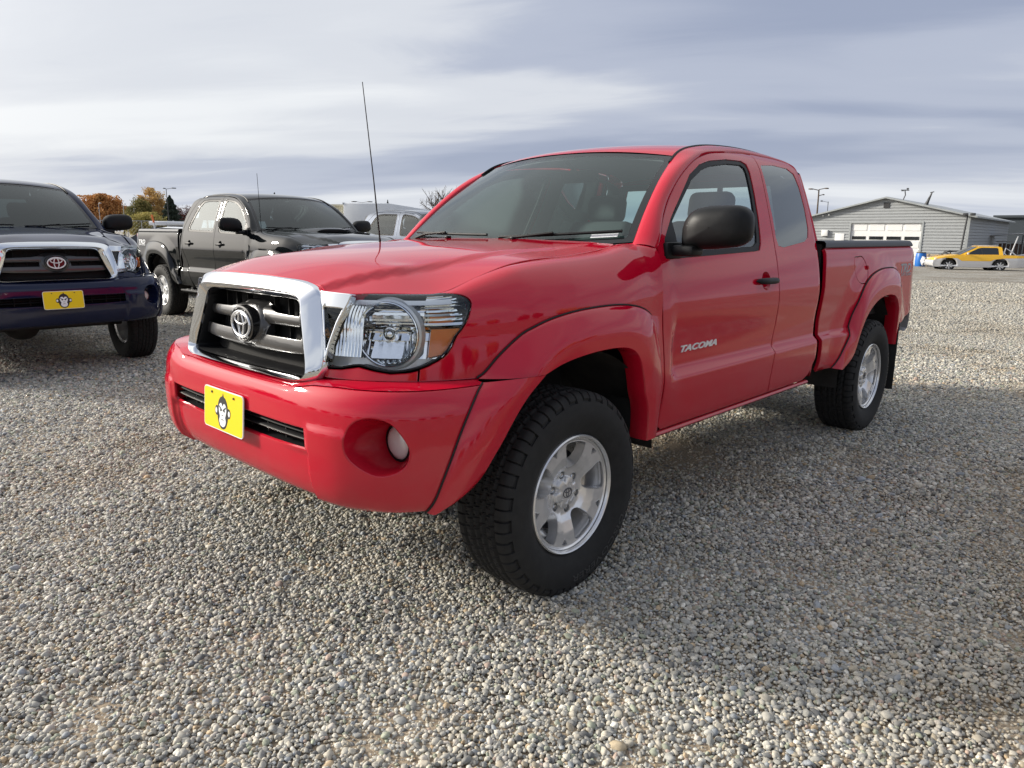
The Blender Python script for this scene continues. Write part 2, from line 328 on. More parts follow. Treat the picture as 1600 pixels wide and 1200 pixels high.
# ---------------------------------------------------------------- mesh helpers
def mesh_from(name, V, F, mat, smooth=True, angle=35, normals=None):
    me = bpy.data.meshes.new(name); me.from_pydata([tuple(map(float, v)) for v in V], [], [tuple(int(i) for i in f) for f in F])
    me.materials.append(MATS[mat]); me.update()
    if smooth:
        me.shade_smooth()
        if normals is not None: me.normals_split_custom_set_from_vertices([tuple(map(float, n)) for n in normals])
        else: me.set_sharp_from_angle(angle=R(angle))
    return me
def link(name, me, parent=None, loc=None, rot=None):
    o = bpy.data.objects.new(name, me); COL.objects.link(o)
    if parent is not None: o.parent = parent
    if loc is not None: o.location = loc
    if rot is not None: o.rotation_euler = rot
    return o
class MB:
    """collects shapes for ONE mesh"""
    def __init__(s): s.V = []; s.F = []
    def add(s, V, F):
        b = len(s.V); s.V += [tuple(map(float, v)) for v in V]; s.F += [tuple(i+b for i in f) for f in F]; return s
    def box(s, c, d, r=0, seg=2, rot=None):
        bm = bmesh.new(); bmesh.ops.create_cube(bm, size=1)
        for v in bm.verts: v.co = Vector((v.co.x*d[0], v.co.y*d[1], v.co.z*d[2]))
        if r > 0: bmesh.ops.bevel(bm, geom=list(bm.edges), offset=min(r, min(d)*.49), segments=seg, affect='EDGES', profile=.5)
        M = Matrix.Translation(c) @ (Euler(rot).to_matrix().to_4x4() if rot else Matrix.Identity(4))
        bm.verts.index_update(); s.add([M @ v.co for v in bm.verts], [[v.index for v in f.verts] for f in bm.faces]); bm.free(); return s
    def tube(s, path, rad, n=8, cap=True):
        P = np.array(path, float); K = len(P); rad = np.broadcast_to(np.array(rad, float), (K,)); V = []; F = []
        T = np.gradient(P, axis=0); T /= np.linalg.norm(T, axis=1)[:, None]+1e-12
        ref = np.array([0, 0, 1.]) if abs(T[0][2]) < .9 else np.array([1., 0, 0])
        a = np.cross(T[0], ref); a /= np.linalg.norm(a)
        for i in range(K):
            a = a-T[i]*(a@T[i]); a /= np.linalg.norm(a)+1e-12; b = np.cross(T[i], a)
            for k in range(n):
                th = 2*math.pi*k/n; V.append(P[i]+rad[i]*(a*math.cos(th)+b*math.sin(th)))
        for i in range(K-1):
            for k in range(n): F.append((i*n+k, i*n+(k+1) % n, (i+1)*n+(k+1) % n, (i+1)*n+k))
        if cap: F.append(tuple(range(n-1, -1, -1))); F.append(tuple((K-1)*n+k for k in range(n)))
        return s.add(V, F)
    def lathe(s, prof, n=48, axis='y', c=(0, 0, 0), close=False):
        V = []; F = []; K = len(prof)
        for k in range(n):
            th = 2*math.pi*k/n; cs, sn = math.cos(th), math.sin(th)
            for (h, r) in prof:
                p = {'y': (r*cs, h, r*sn), 'z': (r*cs, r*sn, h), 'x': (h, r*cs, r*sn)}[axis]; V.append((p[0]+c[0], p[1]+c[1], p[2]+c[2]))
        for k in range(n):
            k2 = (k+1) % n
            for i in range(K-1 if not close else K):
                j = (i+1) % K; F.append((k*K+i, k2*K+i, k2*K+j, k*K+j))
        return s.add(V, F)
    def grid(s, G, closeu=False, closev=False, flip=False):
        G = np.asarray(G, float); a, b = G.shape[:2]; F = []
        for i in range(a if closeu else a-1):
            for j in range(b if closev else b-1):
                q = (i*b+j, ((i+1) % a)*b+j, ((i+1) % a)*b+(j+1) % b, i*b+(j+1) % b); F.append(q[::-1] if flip else q)
        return s.add(G.reshape(-1, 3), F)
    def prism(s, poly, f0, f1):
        """polygon (2D) extruded between mapping f0 and f1 (each maps 2D point -> 3D)"""
        n = len(poly); V = [f0(p) for p in poly]+[f1(p) for p in poly]
        F = [tuple(range(n-1, -1, -1)), tuple(range(n, 2*n))]+[(i, (i+1) % n, n+(i+1) % n, n+i) for i in range(n)]
        return s.add(V, F)
    def ball(s, c, r, n=12, m=8):
        r = np.broadcast_to(np.array(r, float), (3,)); V = []; F = []
        for i in range(m+1):
            ph = math.pi*i/m
            for k in range(n): V.append((c[0]+r[0]*math.sin(ph)*math.cos(2*math.pi*k/n), c[1]+r[1]*math.sin(ph)*math.sin(2*math.pi*k/n), c[2]+r[2]*math.cos(ph)))
        for i in range(m):
            for k in range(n): F.append((i*n+k, (i+1)*n+k, (i+1)*n+(k+1) % n, i*n+(k+1) % n))
        return s.add(V, F)
    def mirror(s):
        b = len(s.V); s.V += [(v[0], -v[1], v[2]) for v in s.V]; s.F += [tuple(i+b for i in f[::-1]) for f in s.F]; return s
    def mesh(s, name, mat, sg=1, smooth=True, angle=35):
        V = s.V; F = s.F
        if sg < 0: V = [(v[0], -v[1], v[2]) for v in V]; F = [f[::-1] for f in F]
        me = mesh_from(name, V, F, mat, smooth, angle)
        bm = bmesh.new(); bm.from_mesh(me); bmesh.ops.recalc_face_normals(bm, faces=list(bm.faces)); bm.to_mesh(me); bm.free()
        if smooth: me.set_sharp_from_angle(angle=R(angle))
        return me

def densify(poly, h):
    P = np.array(poly, float); out = []
    for i in range(len(P)):
        a, b = P[i], P[(i+1) % len(P)]; L = np.linalg.norm(b-a); n = max(1, int(math.ceil(L/h)))
        for k in range(n): out.append(a+(b-a)*k/n)
    return np.array(out)
def inpoly(P, poly):
    x, y = P[:, 0], P[:, 1]; c = np.zeros(len(P), bool); n = len(poly)
    for i in range(n):
        x1, y1 = poly[i]; x2, y2 = poly[(i+1) % n]
        if y1 == y2: continue
        c ^= ((y1 > y) != (y2 > y)) & (x < (x2-x1)*(y-y1)/(y2-y1)+x1)
    return c
def bdist(P, poly):
    d = np.full(len(P), 1e9); n = len(poly)
    for i in range(n):
        a = poly[i]; b = poly[(i+1) % n]; ab = b-a; t = np.clip(((P-a)@ab)/(ab@ab+1e-15), 0, 1); d = np.minimum(d, np.linalg.norm(P-a-t[:, None]*ab, axis=1))
    return d
def inset(poly, d, ccw=True):
    P = np.asarray(poly, float); T = np.roll(P, -1, 0)-np.roll(P, 1, 0); T /= np.linalg.norm(T, axis=1)[:, None]+1e-12
    Nn = np.stack([-T[:, 1], T[:, 0]], -1)
    return P+Nn*d*(1 if ccw else -1)
def area(P): P = np.asarray(P); return .5*np.sum(P[:, 0]*np.roll(P[:, 1], -1)-np.roll(P[:, 0], -1)*P[:, 1])
def snormal(S, uv, hint, e=1e-4):
    u, v = uv[:, 0], uv[:, 1]
    a = S(u+e, v)-S(u-e, v); b = S(u, v+e)-S(u, v-e); n = np.cross(a, b); n /= np.linalg.norm(n, axis=1)[:, None]+1e-15
    if (n@np.array(hint)).mean() < 0: n = -n
    return n
def panel(name, S, outline, mat, holes=(), h=.03, bevel=.0022, flange=.018, off=0.0, hint=(.3, 1, .3), sg=1, hflange=None):
    """sheet panel: polygon (with holes) in the surface's parameter plane, mapped on to S, rounded edge and return flange"""
    polys = []
    for i, pl in enumerate([outline]+list(holes)):
        P = np.array(pl, float)
        if (area(P) < 0) != (i > 0): P = P[::-1]
        polys.append(densify(P, h*.6))
    O = polys[0]; lo = O.min(0); hi = O.max(0)
    gx = np.arange(lo[0]+h*.37, hi[0], h); gy = np.arange(lo[1]+h*.41, hi[1], h)
    G = np.stack(np.meshgrid(gx, gy, indexing='ij'), -1).reshape(-1, 2)
    keep = inpoly(G, O) & (bdist(G, O) > h*.45)
    for H in polys[1:]: keep &= ~inpoly(G, H); keep &= bdist(G, H) > h*.45
    G = G[keep]
    ins = [inset(P, bevel*1.4) for P in polys]
    pts = []; edges = []; 
    for P in polys:
        b = len(pts); pts += [tuple(p) for p in P]; edges += [(b+i, b+(i+1) % len(P)) for i in range(len(P))]
    nb = len(pts)
    if bevel > 0:
        for P in ins: pts += [tuple(p) for p in P]
    pts += [tuple(p) for p in G]
    r = delaunay_2d_cdt([Vector(p) for p in pts], edges, [], 0, 1e-7)
    uv = np.array([tuple(v) for v in r[0]]); T = np.array([tuple(f) for f in r[2]]); orig = r[3]
    cen = uv[T].mean(1); k = inpoly(cen, O)
    for H in polys[1:]: k &= ~inpoly(cen, H)
    ar = np.abs(np.cross(uv[T[:, 1]]-uv[T[:, 0]], uv[T[:, 2]]-uv[T[:, 0]])); k &= ar > 1e-10
    T = T[k]
    isb = np.zeros(len(uv), bool); omap = {}
    for i, ol in enumerate(orig):
        for o_ in ol:
            if o_ < nb: isb[i] = True; omap[o_] = i
    N_ = snormal(S, uv, hint); P3 = S(uv[:, 0], uv[:, 1])+N_*off
    if bevel > 0: P3[isb] -= N_[isb]*bevel
    # orientation
    fn = np.cross(P3[T[:, 1]]-P3[T[:, 0]], P3[T[:, 2]]-P3[T[:, 0]]); fl = (fn*N_[T[:, 0]]).sum(1) < 0
    T[fl] = T[fl][:, ::-1]
    V = list(P3); NV = list(N_); F = [tuple(t) for t in T]
    if bevel > 0:   # tilt the edge normals
        b0 = 0
        for P in polys:
            idx = [omap.get(b0+i) for i in range(len(P))]; b0 += len(P)
            for i, a in enumerate(idx):
                p, n = idx[i-1], idx[(i+1) % len(idx)]
                if None in (a, p, n): continue
                t = P3[n]-P3[p]; o_ = np.cross(t, N_[a]); o_ /= np.linalg.norm(o_)+1e-12; nn = N_[a]*.75+o_*.66; NV[a] = nn/np.linalg.norm(nn)
    b0 = 0
    for pi, P in enumerate(polys):
        fd = flange if pi == 0 or hflange is None else hflange
        idx = [omap.get(b0+i) for i in range(len(P))]; b0 += len(P); idx = [i for i in idx if i is not None]
        if fd <= 0: continue
        base = len(V); n = len(idx)
        for i, a in enumerate(idx):
            t = P3[idx[(i+1) % n]]-P3[idx[i-1]]; o_ = np.cross(t, N_[a]); o_ /= np.linalg.norm(o_)+1e-12
            V.append(P3[a]); NV.append(o_); V.append(P3[a]-N_[a]*fd); NV.append(o_)
        for i in range(n):
            j = (i+1) % n; F.append((base+2*i, base+2*i+1, base+2*j+1, base+2*j))
    V = np.array(V); NV = np.array(NV)
    if sg < 0: V = V*[1, -1, 1]; NV = NV*[1, -1, 1]; F = [f[::-1] for f in F]
    return mesh_from(name, V, F, mat, True, normals=NV)
def text_verts(body, size=1, extr=.1, shear=0, sx=1, bold=0.0, space=1.0, res=3):
    c = bpy.data.curves.new('lettering', 'FONT'); c.body = body; c.size = size; c.extrude = extr; c.shear = shear; c.offset = bold; c.space_character = space; c.resolution_u = res
    o = bpy.data.objects.new('lettering', c); COL.objects.link(o)
    me = bpy.data.meshes.new_from_object(o.evaluated_get(bpy.context.evaluated_depsgraph_get()))
    V = np.array([v.co[:] for v in me.vertices]); F = [tuple(p.vertices) for p in me.polygons]
    bpy.data.objects.remove(o); bpy.data.curves.remove(c); bpy.data.meshes.remove(me)
    V[:, 0] *= sx; V[:, 0] -= V[:, 0].min(); V[:, 1] -= V[:, 1].min()
    return V, F
def things(name, label, cat, loc=(0, 0, 0), rz=0, group=None):
    o = bpy.data.objects.new(name, None); COL.objects.link(o); o.location = loc; o.rotation_euler = (0, 0, rz)
    o.empty_display_size = .2; o['label'] = label; o['category'] = cat
    if group: o['group'] = group
    return o
def tag(o, label=None, cat=None, group=None, kind=None):
    if label: o['label'] = label
    if cat: o['category'] = cat
    if group: o['group'] = group
    if kind: o['kind'] = kind
    return o
# ---------------------------------------------------------------- pickup truck
CACHE = {}
def resample(P, n):
    P = np.asarray(P, float); d = np.concatenate([[0], np.cumsum(np.linalg.norm(np.diff(P, axis=0), axis=1))]); t = np.linspace(0, d[-1], n)
    return np.stack([np.interp(t, d, P[:, k]) for k in range(P.shape[1])], -1)
def S_bumps(s, v):
    """bumper with signed s (0 = centre line, + = driver side)"""
    s = np.asarray(s, float); P = S_bump(LB-np.abs(s), v); P[..., 1] *= np.where(s < 0, -1., 1.)
    g = (1-sst(.40, .44, np.abs(s)))*np.exp(-((np.asarray(v)-.842)/.009)**2); P[..., 0] -= .012*g
    return P
def S_g(y, z):
    A = .805-.21*(z-.86); return np.stack([A*(1-(np.abs(y)/.865)**3)**(1/3)+.02+0*y, y+0*z, z+0*y], -1)
CIRC = lambda c, r, n=24, ry=None, a0=0: [(c[0]+r*math.cos(a0+2*math.pi*k/n), c[1]+(ry or r)*math.sin(a0+2*math.pi*k/n)) for k in range(n)]

def truck_meshes(kind):
    """all body meshes of one cab kind ('access' or 'double'); returns list of (name, meshfn/mesh, default material, parentname, key)"""
    out = []
    def put(name, me, parent=None): out.append([name, me, parent]); return len(out)-1
    access = kind == 'access'
    XR = -2.335 if access else -2.62
    S_cab = make_S_cab(XR)
    # ---- hood
    ho = [(.757, 0), (.750, .2), (.724, .400), (.722, .455), (.700, .512), (.60, .600), (.52, .668), (.462, .706), (.34, .720), (.195, .733), (-.1, .735), (-.309, .733), (-.44, .722), (-.485, .700)]
    ho = [tuple(p) for p in cr(ho[:3], 4)[:-1]]+[tuple(p) for p in cr(ho[2:], 4)]
    ho += [(-.470, .60), (-.445, .40), (-.43, .2), (-.425, 0)]
    ho = ho+[(x, -y) for x, y in ho[-2:0:-1]]
    put('hood', panel('hood', S_hood, ho, 'red_paint', h=.022, hint=(0, 0, 1), flange=.025))
    if not access:
        mb = MB()      # hood scoop
        G = []
        for i, t in enumerate(np.linspace(0, 1, 12)):
            row = []
            x = .02-.52*t
            for s in np.linspace(-1, 1, 17):
                w = .27+.05*t; y = s*w; hgt = .048*min(1, (1-t)*6)**.5*(1-abs(s)**4)*(.55+.45*min(1, (1-t)*1.5)); row.append((x, y, hoodz(x, y)+.001+hgt*(1 if i > 0 else .75)))
            G.append(row)
        mb.grid(G)
        sc = put('hood_scoop', mb.mesh('hood_scoop', 'black_paint', angle=60))
        m2 = MB(); V = []
        for s in np.linspace(-.86, .86, 13): V.append((.024, s*.27, hoodz(.02, s*.27)+.006)); 
        T2 = [(.024, s*.27, hoodz(.02, s*.27)+.006+.030*(1-abs(s)**4)) for s in np.linspace(-.86, .86, 13)]
        m2.grid([V, T2]); put('scoop_mouth', m2.mesh('scoop_mouth', 'void_black'), sc)
    for sg in (1, -1):
        # ---- fender
        fo = [(.520, 1.985), (.34, 1.985), (.195, 1.985), (-.1, 1.985), (-.309, 1.985), (-.49, 1.985), (-.53, 1.97), (-.56, 1.90), (-.598, 1.86), (-.600, 1.6), (-.600, 1.4), (-.600, 1.2), (-.598, 1.0), (-.59, .80), (-.596, .60), (-.60, .505),
              (-.585, .505), (-.575, .60), (-.535, .80), (-.522, .90), (-.514, .962), (-.505, .995)]
        fl_out = [(.421, .868), (.398, .882), (.352, .930), (.296, .975), (.228, 1.017), (.13, 1.075), (0, 1.113), (-.15, 1.122), (-.27, 1.112), (-.379, 1.077), (-.464, 1.030), (-.505, .995)]
        fl = [tuple(p) for p in cr(fl_out, 5)]
        hl_low = [(.515, .951), (.470, 1.076), (.432, 1.361), (.424, 1.495), (.436, 1.65), (.47, 1.82), (.520, 1.985)]
        poly = fo[:-1]+fl[::-1]+[(.600, .866), (.600, .903)]+[tuple(p) for p in cr([(.574, .913)]+hl_low, 4)]
        put('fender', panel('fender', S_body, poly, 'red_paint', h=.022, sg=sg, hint=(.4, 1, .3)))
        # ---- panel under the headlight
        un = [(.6055, .866), (.6055, .899), (.632, .893), (.692, .889), (.744, .896), (.799, .907), (.86, .896), (.945, .893), (.965, .868)]
        put('headlight_panel', panel('headlight_panel', S_body, un, 'red_paint', h=.02, sg=sg, hint=(1, .6, 0)))
        # ---- front flare
        lip = cr([(.204, .867), (.121, .891), (.017, .908), (-.095, .916), (-.20, .915), (-.275, .905), (-.326, .882), (-.358, .845), (-.385, .780), (-.405, .707), (-.430, .655), (-.445, .597), (-.448, .503)], 6)
        oc = cr(fl_out+[(-.521, .955), (-.535, .87), (-.545, .80), (-.585, .60), (-.592, .503)], 5)
        O3 = S_body(oc[:, 0], oc[:, 1])
        def flare(O3, L2, ly, n=64, nm='wheel_flare', prot=.014):
            Oc = resample(O3, n); Lc = resample(L2, n); G = []
            for i in range(n):
                o = Oc[i]; l = np.array([Lc[i][0], ly(i/(n-1)), Lc[i][1]]); row = [o-[0, .012, 0]]
                yo = o[1]+prot*min(1, i/5.)*min(1, (n-1-i)/8.)
                for w in (0, .03, .12, .25, .40, .55, .66, .74, .82, .91, 1.0):
                    yy = yo+(l[1]-yo)*min(1, (1-(1-min(w/.70, 1))**1.7)) if w < .70 else l[1]
                    p = o+(l-o)*w; kb = (1-sst(0, 13, i)) if nm == 'wheel_flare' else 0; bul = .040*math.sin(math.pi*min(1, w*.95))**.8
                    q_ = (p[0]+.45*bul, o[1]+(l[1]-o[1])*w+bul*.8+.002, p[2]); row.append(tuple(np.array((p[0], yy-(.004 if w == 0 else 0), p[2]))*(1-kb)+np.array(q_)*kb))
                p = l.copy(); c = np.array([(-.05 if nm == 'wheel_flare' else -3.29), 0, .42])
                d = (c-p); d[1] = 0; d /= np.linalg.norm(d)
                row.append(l+np.array([0, -.006, 0])+d*.004); row.append(l+np.array([0, -.055, 0])+d*.006); row.append(l+np.array([0, -.09, 0])-d*.0)
                G.append(row)
            return MB().grid(G)
        f1 = flare(O3, lip, lambda t: .945-.012*max(0, t-.75)/.25-.012*sst(.25, 0, t))
        put('wheel_flare', f1.mesh('wheel_flare', 'red_paint', sg, angle=42))
        # gasket along the flare
        put('flare_gasket', MB().tube(O3[:-18]+np.array([0, .004, .003]), .0038, 6).mesh('flare_gasket', 'rubber', sg))
        # bumper end flare: between bumper seam and lip
        sb = cr([(.470, .8655), (.486, .845), (.516, .800), (.554, .728), (.589, .645), (.620, .572), (.644, .520), (.680, .468)], 5); B3 = S_bump(sb[:, 0], sb[:, 1]); B3 = B3+np.array([0, .0, 0])
        l2 = cr([(.206, .8665), (.291, .806), (.364, .732), (.435, .642), (.484, .567), (.545, .512), (.615, .474)], 6)
        def lyb(t): return .938-.075*max(0, t-.45)**1.6/.55**1.6
        Oc = resample(B3, 40); Lc = resample(l2, 40); G = []
        for i in range(40):
            o = Oc[i]; l = np.array([Lc[i][0], lyb(i/39), Lc[i][1]]); row = [o-[.010, .02, 0], o-[.004, .003, 0]]
            for w in (0.0, .06, .15, .3, .45, .6, .72, .85, 1.0):
                p = o+(l-o)*w; bul = .040*math.sin(math.pi*min(1, w*.95))**.8*(1-.4*i/39)
                row.append((p[0]+.45*bul, p[1]+bul*.8, p[2]+.006*math.sin(math.pi*w)*max(0, 1-i/4)))
            row.append(l-[.004, .008, 0]); row.append(l-[.02, .07, 0])
            G.append(row)
        G.append([(p[0]-.02, p[1]*.93, p[2]-.006) for p in G[-1]])
        put('bumper_flare', MB().grid(G).mesh('bumper_flare', 'red_paint', sg, angle=50))
        put('flare_gasket', MB().tube(B3+np.array([.001, .004, 0]), .0036, 6).mesh('flare_gasket', 'rubber', sg))
        # ---- doors
        if access:
            win = [(-.652, 1.243), (-.690, 1.226), (-.80, 1.230), (-1.05, 1.237), (-1.50, 1.250), (-1.560, 1.255), (-1.585, 1.285), (-1.598, 1.321), (-1.625, 1.417), (-1.648, 1.534), (-1.662, 1.645), (-1.655, 1.690), (-1.61, 1.708), (-1.446, 1.702), (-1.251, 1.676), (-1.14, 1.648), (-1.026, 1.597), (-.874, 1.470), (-.785, 1.402), (-.681, 1.310)]
            gl = [(-.79, 1.262), (-.79, 1.385), (-.895, 1.462), (-1.04, 1.575), (-1.15, 1.624), (-1.26, 1.652), (-1.44, 1.677), (-1.59, 1.683), (-1.622, 1.668), (-1.628, 1.635), (-1.612, 1.52), (-1.588, 1.42), (-1.562, 1.325), (-1.545, 1.292), (-1.50, 1.276), (-1.1, 1.264)]
            split = [(-1.700, .500), (-1.690, .563), (-1.706, .665), (-1.724, .733), (-1.738, .789), (-1.757, .858), (-1.750, 1.0), (-1.742, 1.114), (-1.737, 1.19), (-1.735, 1.256), (-1.750, 1.40), (-1.765, 1.50), (-1.785, 1.65), (-1.797, 1.775)]
            top = [(-1.70, 1.776), (-1.443, 1.744), (-1.268, 1.714), (-1.087, 1.655), (-.92, 1.565), (-.732, 1.406), (-.613, 1.275)]
            front = [(-.608, 1.10), (-.606, .90), (-.600, .77), (-.608, .615), (-.612, .520), (-.640, .500)]
            door_defs = [('front_door', split+[tuple(p) for p in cr(top, 4)]+front, win, gl, (-1.466, -1.722))]
            rtop = [(-2.325, 1.60), (-2.300, 1.70), (-2.24, 1.752), (-2.10, 1.774), (-1.806, 1.785)]
            rwin = [(-1.836, 1.700), (-2.002, 1.715), (-2.175, 1.706), (-2.235, 1.675), (-2.256, 1.60), (-2.258, 1.485), (-2.235, 1.366), (-2.205, 1.319), (-2.150, 1.297), (-2.0, 1.282), (-1.852, 1.267), (-1.79, 1.275), (-1.776, 1.318), (-1.795, 1.45), (-1.812, 1.60), (-1.818, 1.68)]
            rsplit = [(x-.007, z) for x, z in split]
            door_defs.append(('rear_door', rsplit[::-1]+[(-1.80, .500), (-2.16, .500), (-2.23, .53), (-2.30, .62), (-2.330, .72), (-2.330, 1.0), (-2.330, 1.3)]+rtop, rwin, None, None))
            rdo = rsplit
        else:
            win = [(-.652, 1.243), (-.690, 1.226), (-.80, 1.230), (-1.05, 1.237), (-1.42, 1.250), (-1.47, 1.27), (-1.49, 1.32), (-1.50, 1.45), (-1.50, 1.62), (-1.48, 1.69), (-1.43, 1.703), (-1.251, 1.676), (-1.14, 1.648), (-1.026, 1.597), (-.874, 1.470), (-.785, 1.402), (-.681, 1.310)]
            gl = [(-.79, 1.262), (-.79, 1.385), (-.895, 1.462), (-1.04, 1.575), (-1.15, 1.624), (-1.26, 1.652), (-1.42, 1.675), (-1.46, 1.66), (-1.47, 1.60), (-1.465, 1.45), (-1.455, 1.33), (-1.44, 1.285), (-1.40, 1.273), (-1.1, 1.264)]
            split = [(-1.56, .500), (-1.565, .8), (-1.565, 1.2), (-1.57, 1.5), (-1.575, 1.765)]
            top = [(-1.50, 1.755), (-1.443, 1.744), (-1.268, 1.714), (-1.087, 1.655), (-.92, 1.565), (-.732, 1.406), (-.613, 1.275)]
            front = [(-.608, 1.10), (-.606, .90), (-.600, .77), (-.608, .615), (-.612, .520), (-.640, .500)]
            rwin = [(-1.635, 1.69), (-1.66, 1.705), (-2.0, 1.715), (-2.15, 1.70), (-2.24, 1.62), (-2.33, 1.48), (-2.40, 1.34), (-2.41, 1.29), (-2.36, 1.27), (-2.0, 1.262), (-1.65, 1.255), (-1.632, 1.27), (-1.63, 1.5)]
            rgl = [(-1.665, 1.66), (-1.69, 1.675), (-1.99, 1.685), (-2.12, 1.67), (-2.205, 1.60), (-2.29, 1.47), (-2.365, 1.34), (-2.37, 1.31), (-2.33, 1.297), (-2.0, 1.288), (-1.68, 1.282), (-1.66, 1.295), (-1.66, 1.5)]
            rsplit = [(x-.007, z) for x, z in split]
            door_defs = [('front_door', split+[tuple(p) for p in cr(top, 4)]+front, win, gl, (-1.27, -1.49)),
                         ('rear_door', rsplit[::-1]+[(-1.7, .5), (-2.2, .5), (-2.30, .60), (-2.40, .80), (-2.50, .98), (-2.545, 1.10), (-2.55, 1.25), (-2.53, 1.35), (-2.42, 1.55), (-2.30, 1.68), (-2.20, 1.755), (-2.0, 1.780), (-1.75, 1.775), (-1.582, 1.765)], rwin, rgl, (-2.20, -2.42))]
        for nm, ol, wn_, gl_, hd in door_defs:
            holes = [wn_]
            if hd: holes.append(CIRC(((hd[0]+hd[1])/2-.0, 1.102), .048, 20, .046))
            dr = put(nm, panel(nm, S_cab, ol, 'red_paint', holes, h=.024, sg=sg, hflange=.02))
            if gl_:
                put('window_trim', panel('window_trim', S_cab, wn_, 'black_plastic', [gl_], h=.05, off=-.006, sg=sg, bevel=.002, flange=.01), dr)
                put('window_glass', panel('window_glass', S_cab, gl_, 'side_glass', h=.05, off=-.012, bevel=0, flange=0, sg=sg), dr)
            else:
                put('window_glass', panel('window_glass', S_cab, wn_, 'privacy_glass', h=.05, off=-.004, bevel=.001, flange=0, sg=sg), dr)
            if hd:
                c = np.array([(hd[0]+hd[1])/2, 1.102]); G = []
                for rr, dd in ((1.0, .0), (.9, .010), (.7, .018), (.4, .022), (.02, .023)):
                    P = np.array(CIRC(c, .048*rr, 20, .046*rr)); n_ = snormal(S_cab, P, (0, 1, 0)); G.append(S_cab(P[:, 0], P[:, 1])-n_*dd)
                put('handle_recess', MB().grid(G, closev=True).mesh('handle_recess', 'red_paint', sg, angle=60), dr)
                G = []
                for t in np.linspace(0, 1, 15):
                    u_ = hd[0]+(hd[1]-hd[0])*t; e = (1-abs(2*t-1)**4)**.5+.02; stand = .006+.026*(1-abs(2*t-1)**3); row = []
                    for th in np.linspace(0, 2*math.pi, 12, endpoint=False):
                        zz = 1.104-.004*t+.016*e*math.sin(th); p = S_cab(u_, zz); row.append((p[0], p[1]+stand*.5+.013*e*math.cos(th)+stand*.35, p[2]))
                    G.append(row)
                put('door_handle', MB().grid(G, closev=True).mesh('door_handle', 'black_plastic', sg, angle=60), dr)
        # ---- cab frame strip: pillar and roof rail
        if access:
            Op = [(-.622, 1.286), (-.732, 1.418), (-.92, 1.578), (-1.087, 1.668), (-1.268, 1.728), (-1.443, 1.758), (-1.70, 1.790), (-1.95, 1.792), (-2.11, 1.786), (-2.25, 1.764), (-2.318, 1.71), (-2.335, 1.60), (-2.336, 1.45), (-2.336, 1.30)]
            Ip = [S_wind(1, 0), S_wind(1, .28), S_wind(1, .60), S_wind(1, .82), np.array([-1.10, .604, 1.705]), np.array([-1.30, .585, 1.752]), np.array([-1.62, .572, 1.777]), np.array([-1.92, .568, 1.778]), np.array([-2.10, .566, 1.768]), np.array([-2.26, .566, 1.738]), np.array([-2.322, .570, 1.70]), np.array([-2.345, .62, 1.60]), np.array([-2.35, .68, 1.45]), np.array([-2.35, .75, 1.30])]
        else:
            Op = [(-.622, 1.286), (-.732, 1.418), (-.92, 1.578), (-1.087, 1.668), (-1.268, 1.728), (-1.443, 1.758), (-1.70, 1.790), (-2.0, 1.795), (-2.21, 1.767), (-2.31, 1.69), (-2.43, 1.56), (-2.54, 1.36)]
            Ip = [S_wind(1, 0), S_wind(1, .28), S_wind(1, .60), S_wind(1, .82), np.array([-1.10, .604, 1.705]), np.array([-1.30, .585, 1.752]), np.array([-1.62, .572, 1.777]), np.array([-2.0, .568, 1.778]), np.array([-2.25, .566, 1.765]), np.array([-2.38, .566, 1.728]), np.array([-2.50, .600, 1.62]), np.array([-2.60, .68, 1.45])]
        q = cr(Op, 6); O3 = S_cab(q[:, 0], q[:, 1]); I3 = cr(Ip, 6)
        G = []; T = np.gradient((O3+I3)/2, axis=0); n = len(O3)
        for i in range(n):
            a, b = O3[i], I3[i]; Nn = np.cross(T[i], b-a); Nn /= np.linalg.norm(Nn)
            if Nn[2]+Nn[0]*.3+Nn[1]*.5 < 0: Nn = -Nn
            bl = .009*(1-sst(10, 30, i))+.009
            row = [a-Nn*.02]
            for w in (0, .06, .15, .3, .45, .6, .75, .88, .96, 1.0):
                s_ = (4*w*(1-w))**.6; row.append(a+(b-a)*w+Nn*(bl*s_))
            row.append(b-Nn*.02); G.append(row)
        G = [[tuple(np.array(p)+np.array((.022, .004, -.016))) for p in G[0]]]+G
        put('cab_pillar', MB().grid(G).mesh('cab_pillar', 'red_paint', sg, angle=50))
        put('pillar_trim', MB().grid([[r_[1]*.965+np.array((-.02, 0, -.012)), r_[6]*.955+np.array((-.03, 0, -.02)), r_[-2]*.965+np.array((-.03, 0, -.02))] for r_ in [[np.array(q_) for q_ in g_] for g_ in G[:-8]]]).mesh('pillar_trim', 'trim_grey', sg, angle=70))
        put('roof_ditch', MB().tube(I3[20:-22]+np.array([0, .0, .001]), .007, 6).mesh('roof_ditch', 'black_plastic', sg))
        if not access:
            cp = [(-2.21, 1.757), (-2.31, 1.68), (-2.43, 1.55), (-2.54, 1.35), (-2.56, 1.25), (-2.555, 1.10), (-2.51, .98), (-2.41, .80), (-2.31, .60), (-2.25, .51), (-2.30, .505), (-2.61, .505), (-2.615, 1.0), (-2.615, 1.3), (-2.56, 1.5), (-2.44, 1.70), (-2.32, 1.76)]
            put('cab_corner', panel('cab_corner', S_cab, cp, 'red_paint', h=.03, sg=sg))
        # A pillar foot between hood, fender and glass
        top_ = [S_body(-.598, 1.80), S_body(-.598, 1.86), S_body(-.56, 1.90), S_body(-.53, 1.965), S_body(-.49, 1.985), np.array([-.46, .69, float(hoodz(-.46, .69))])]
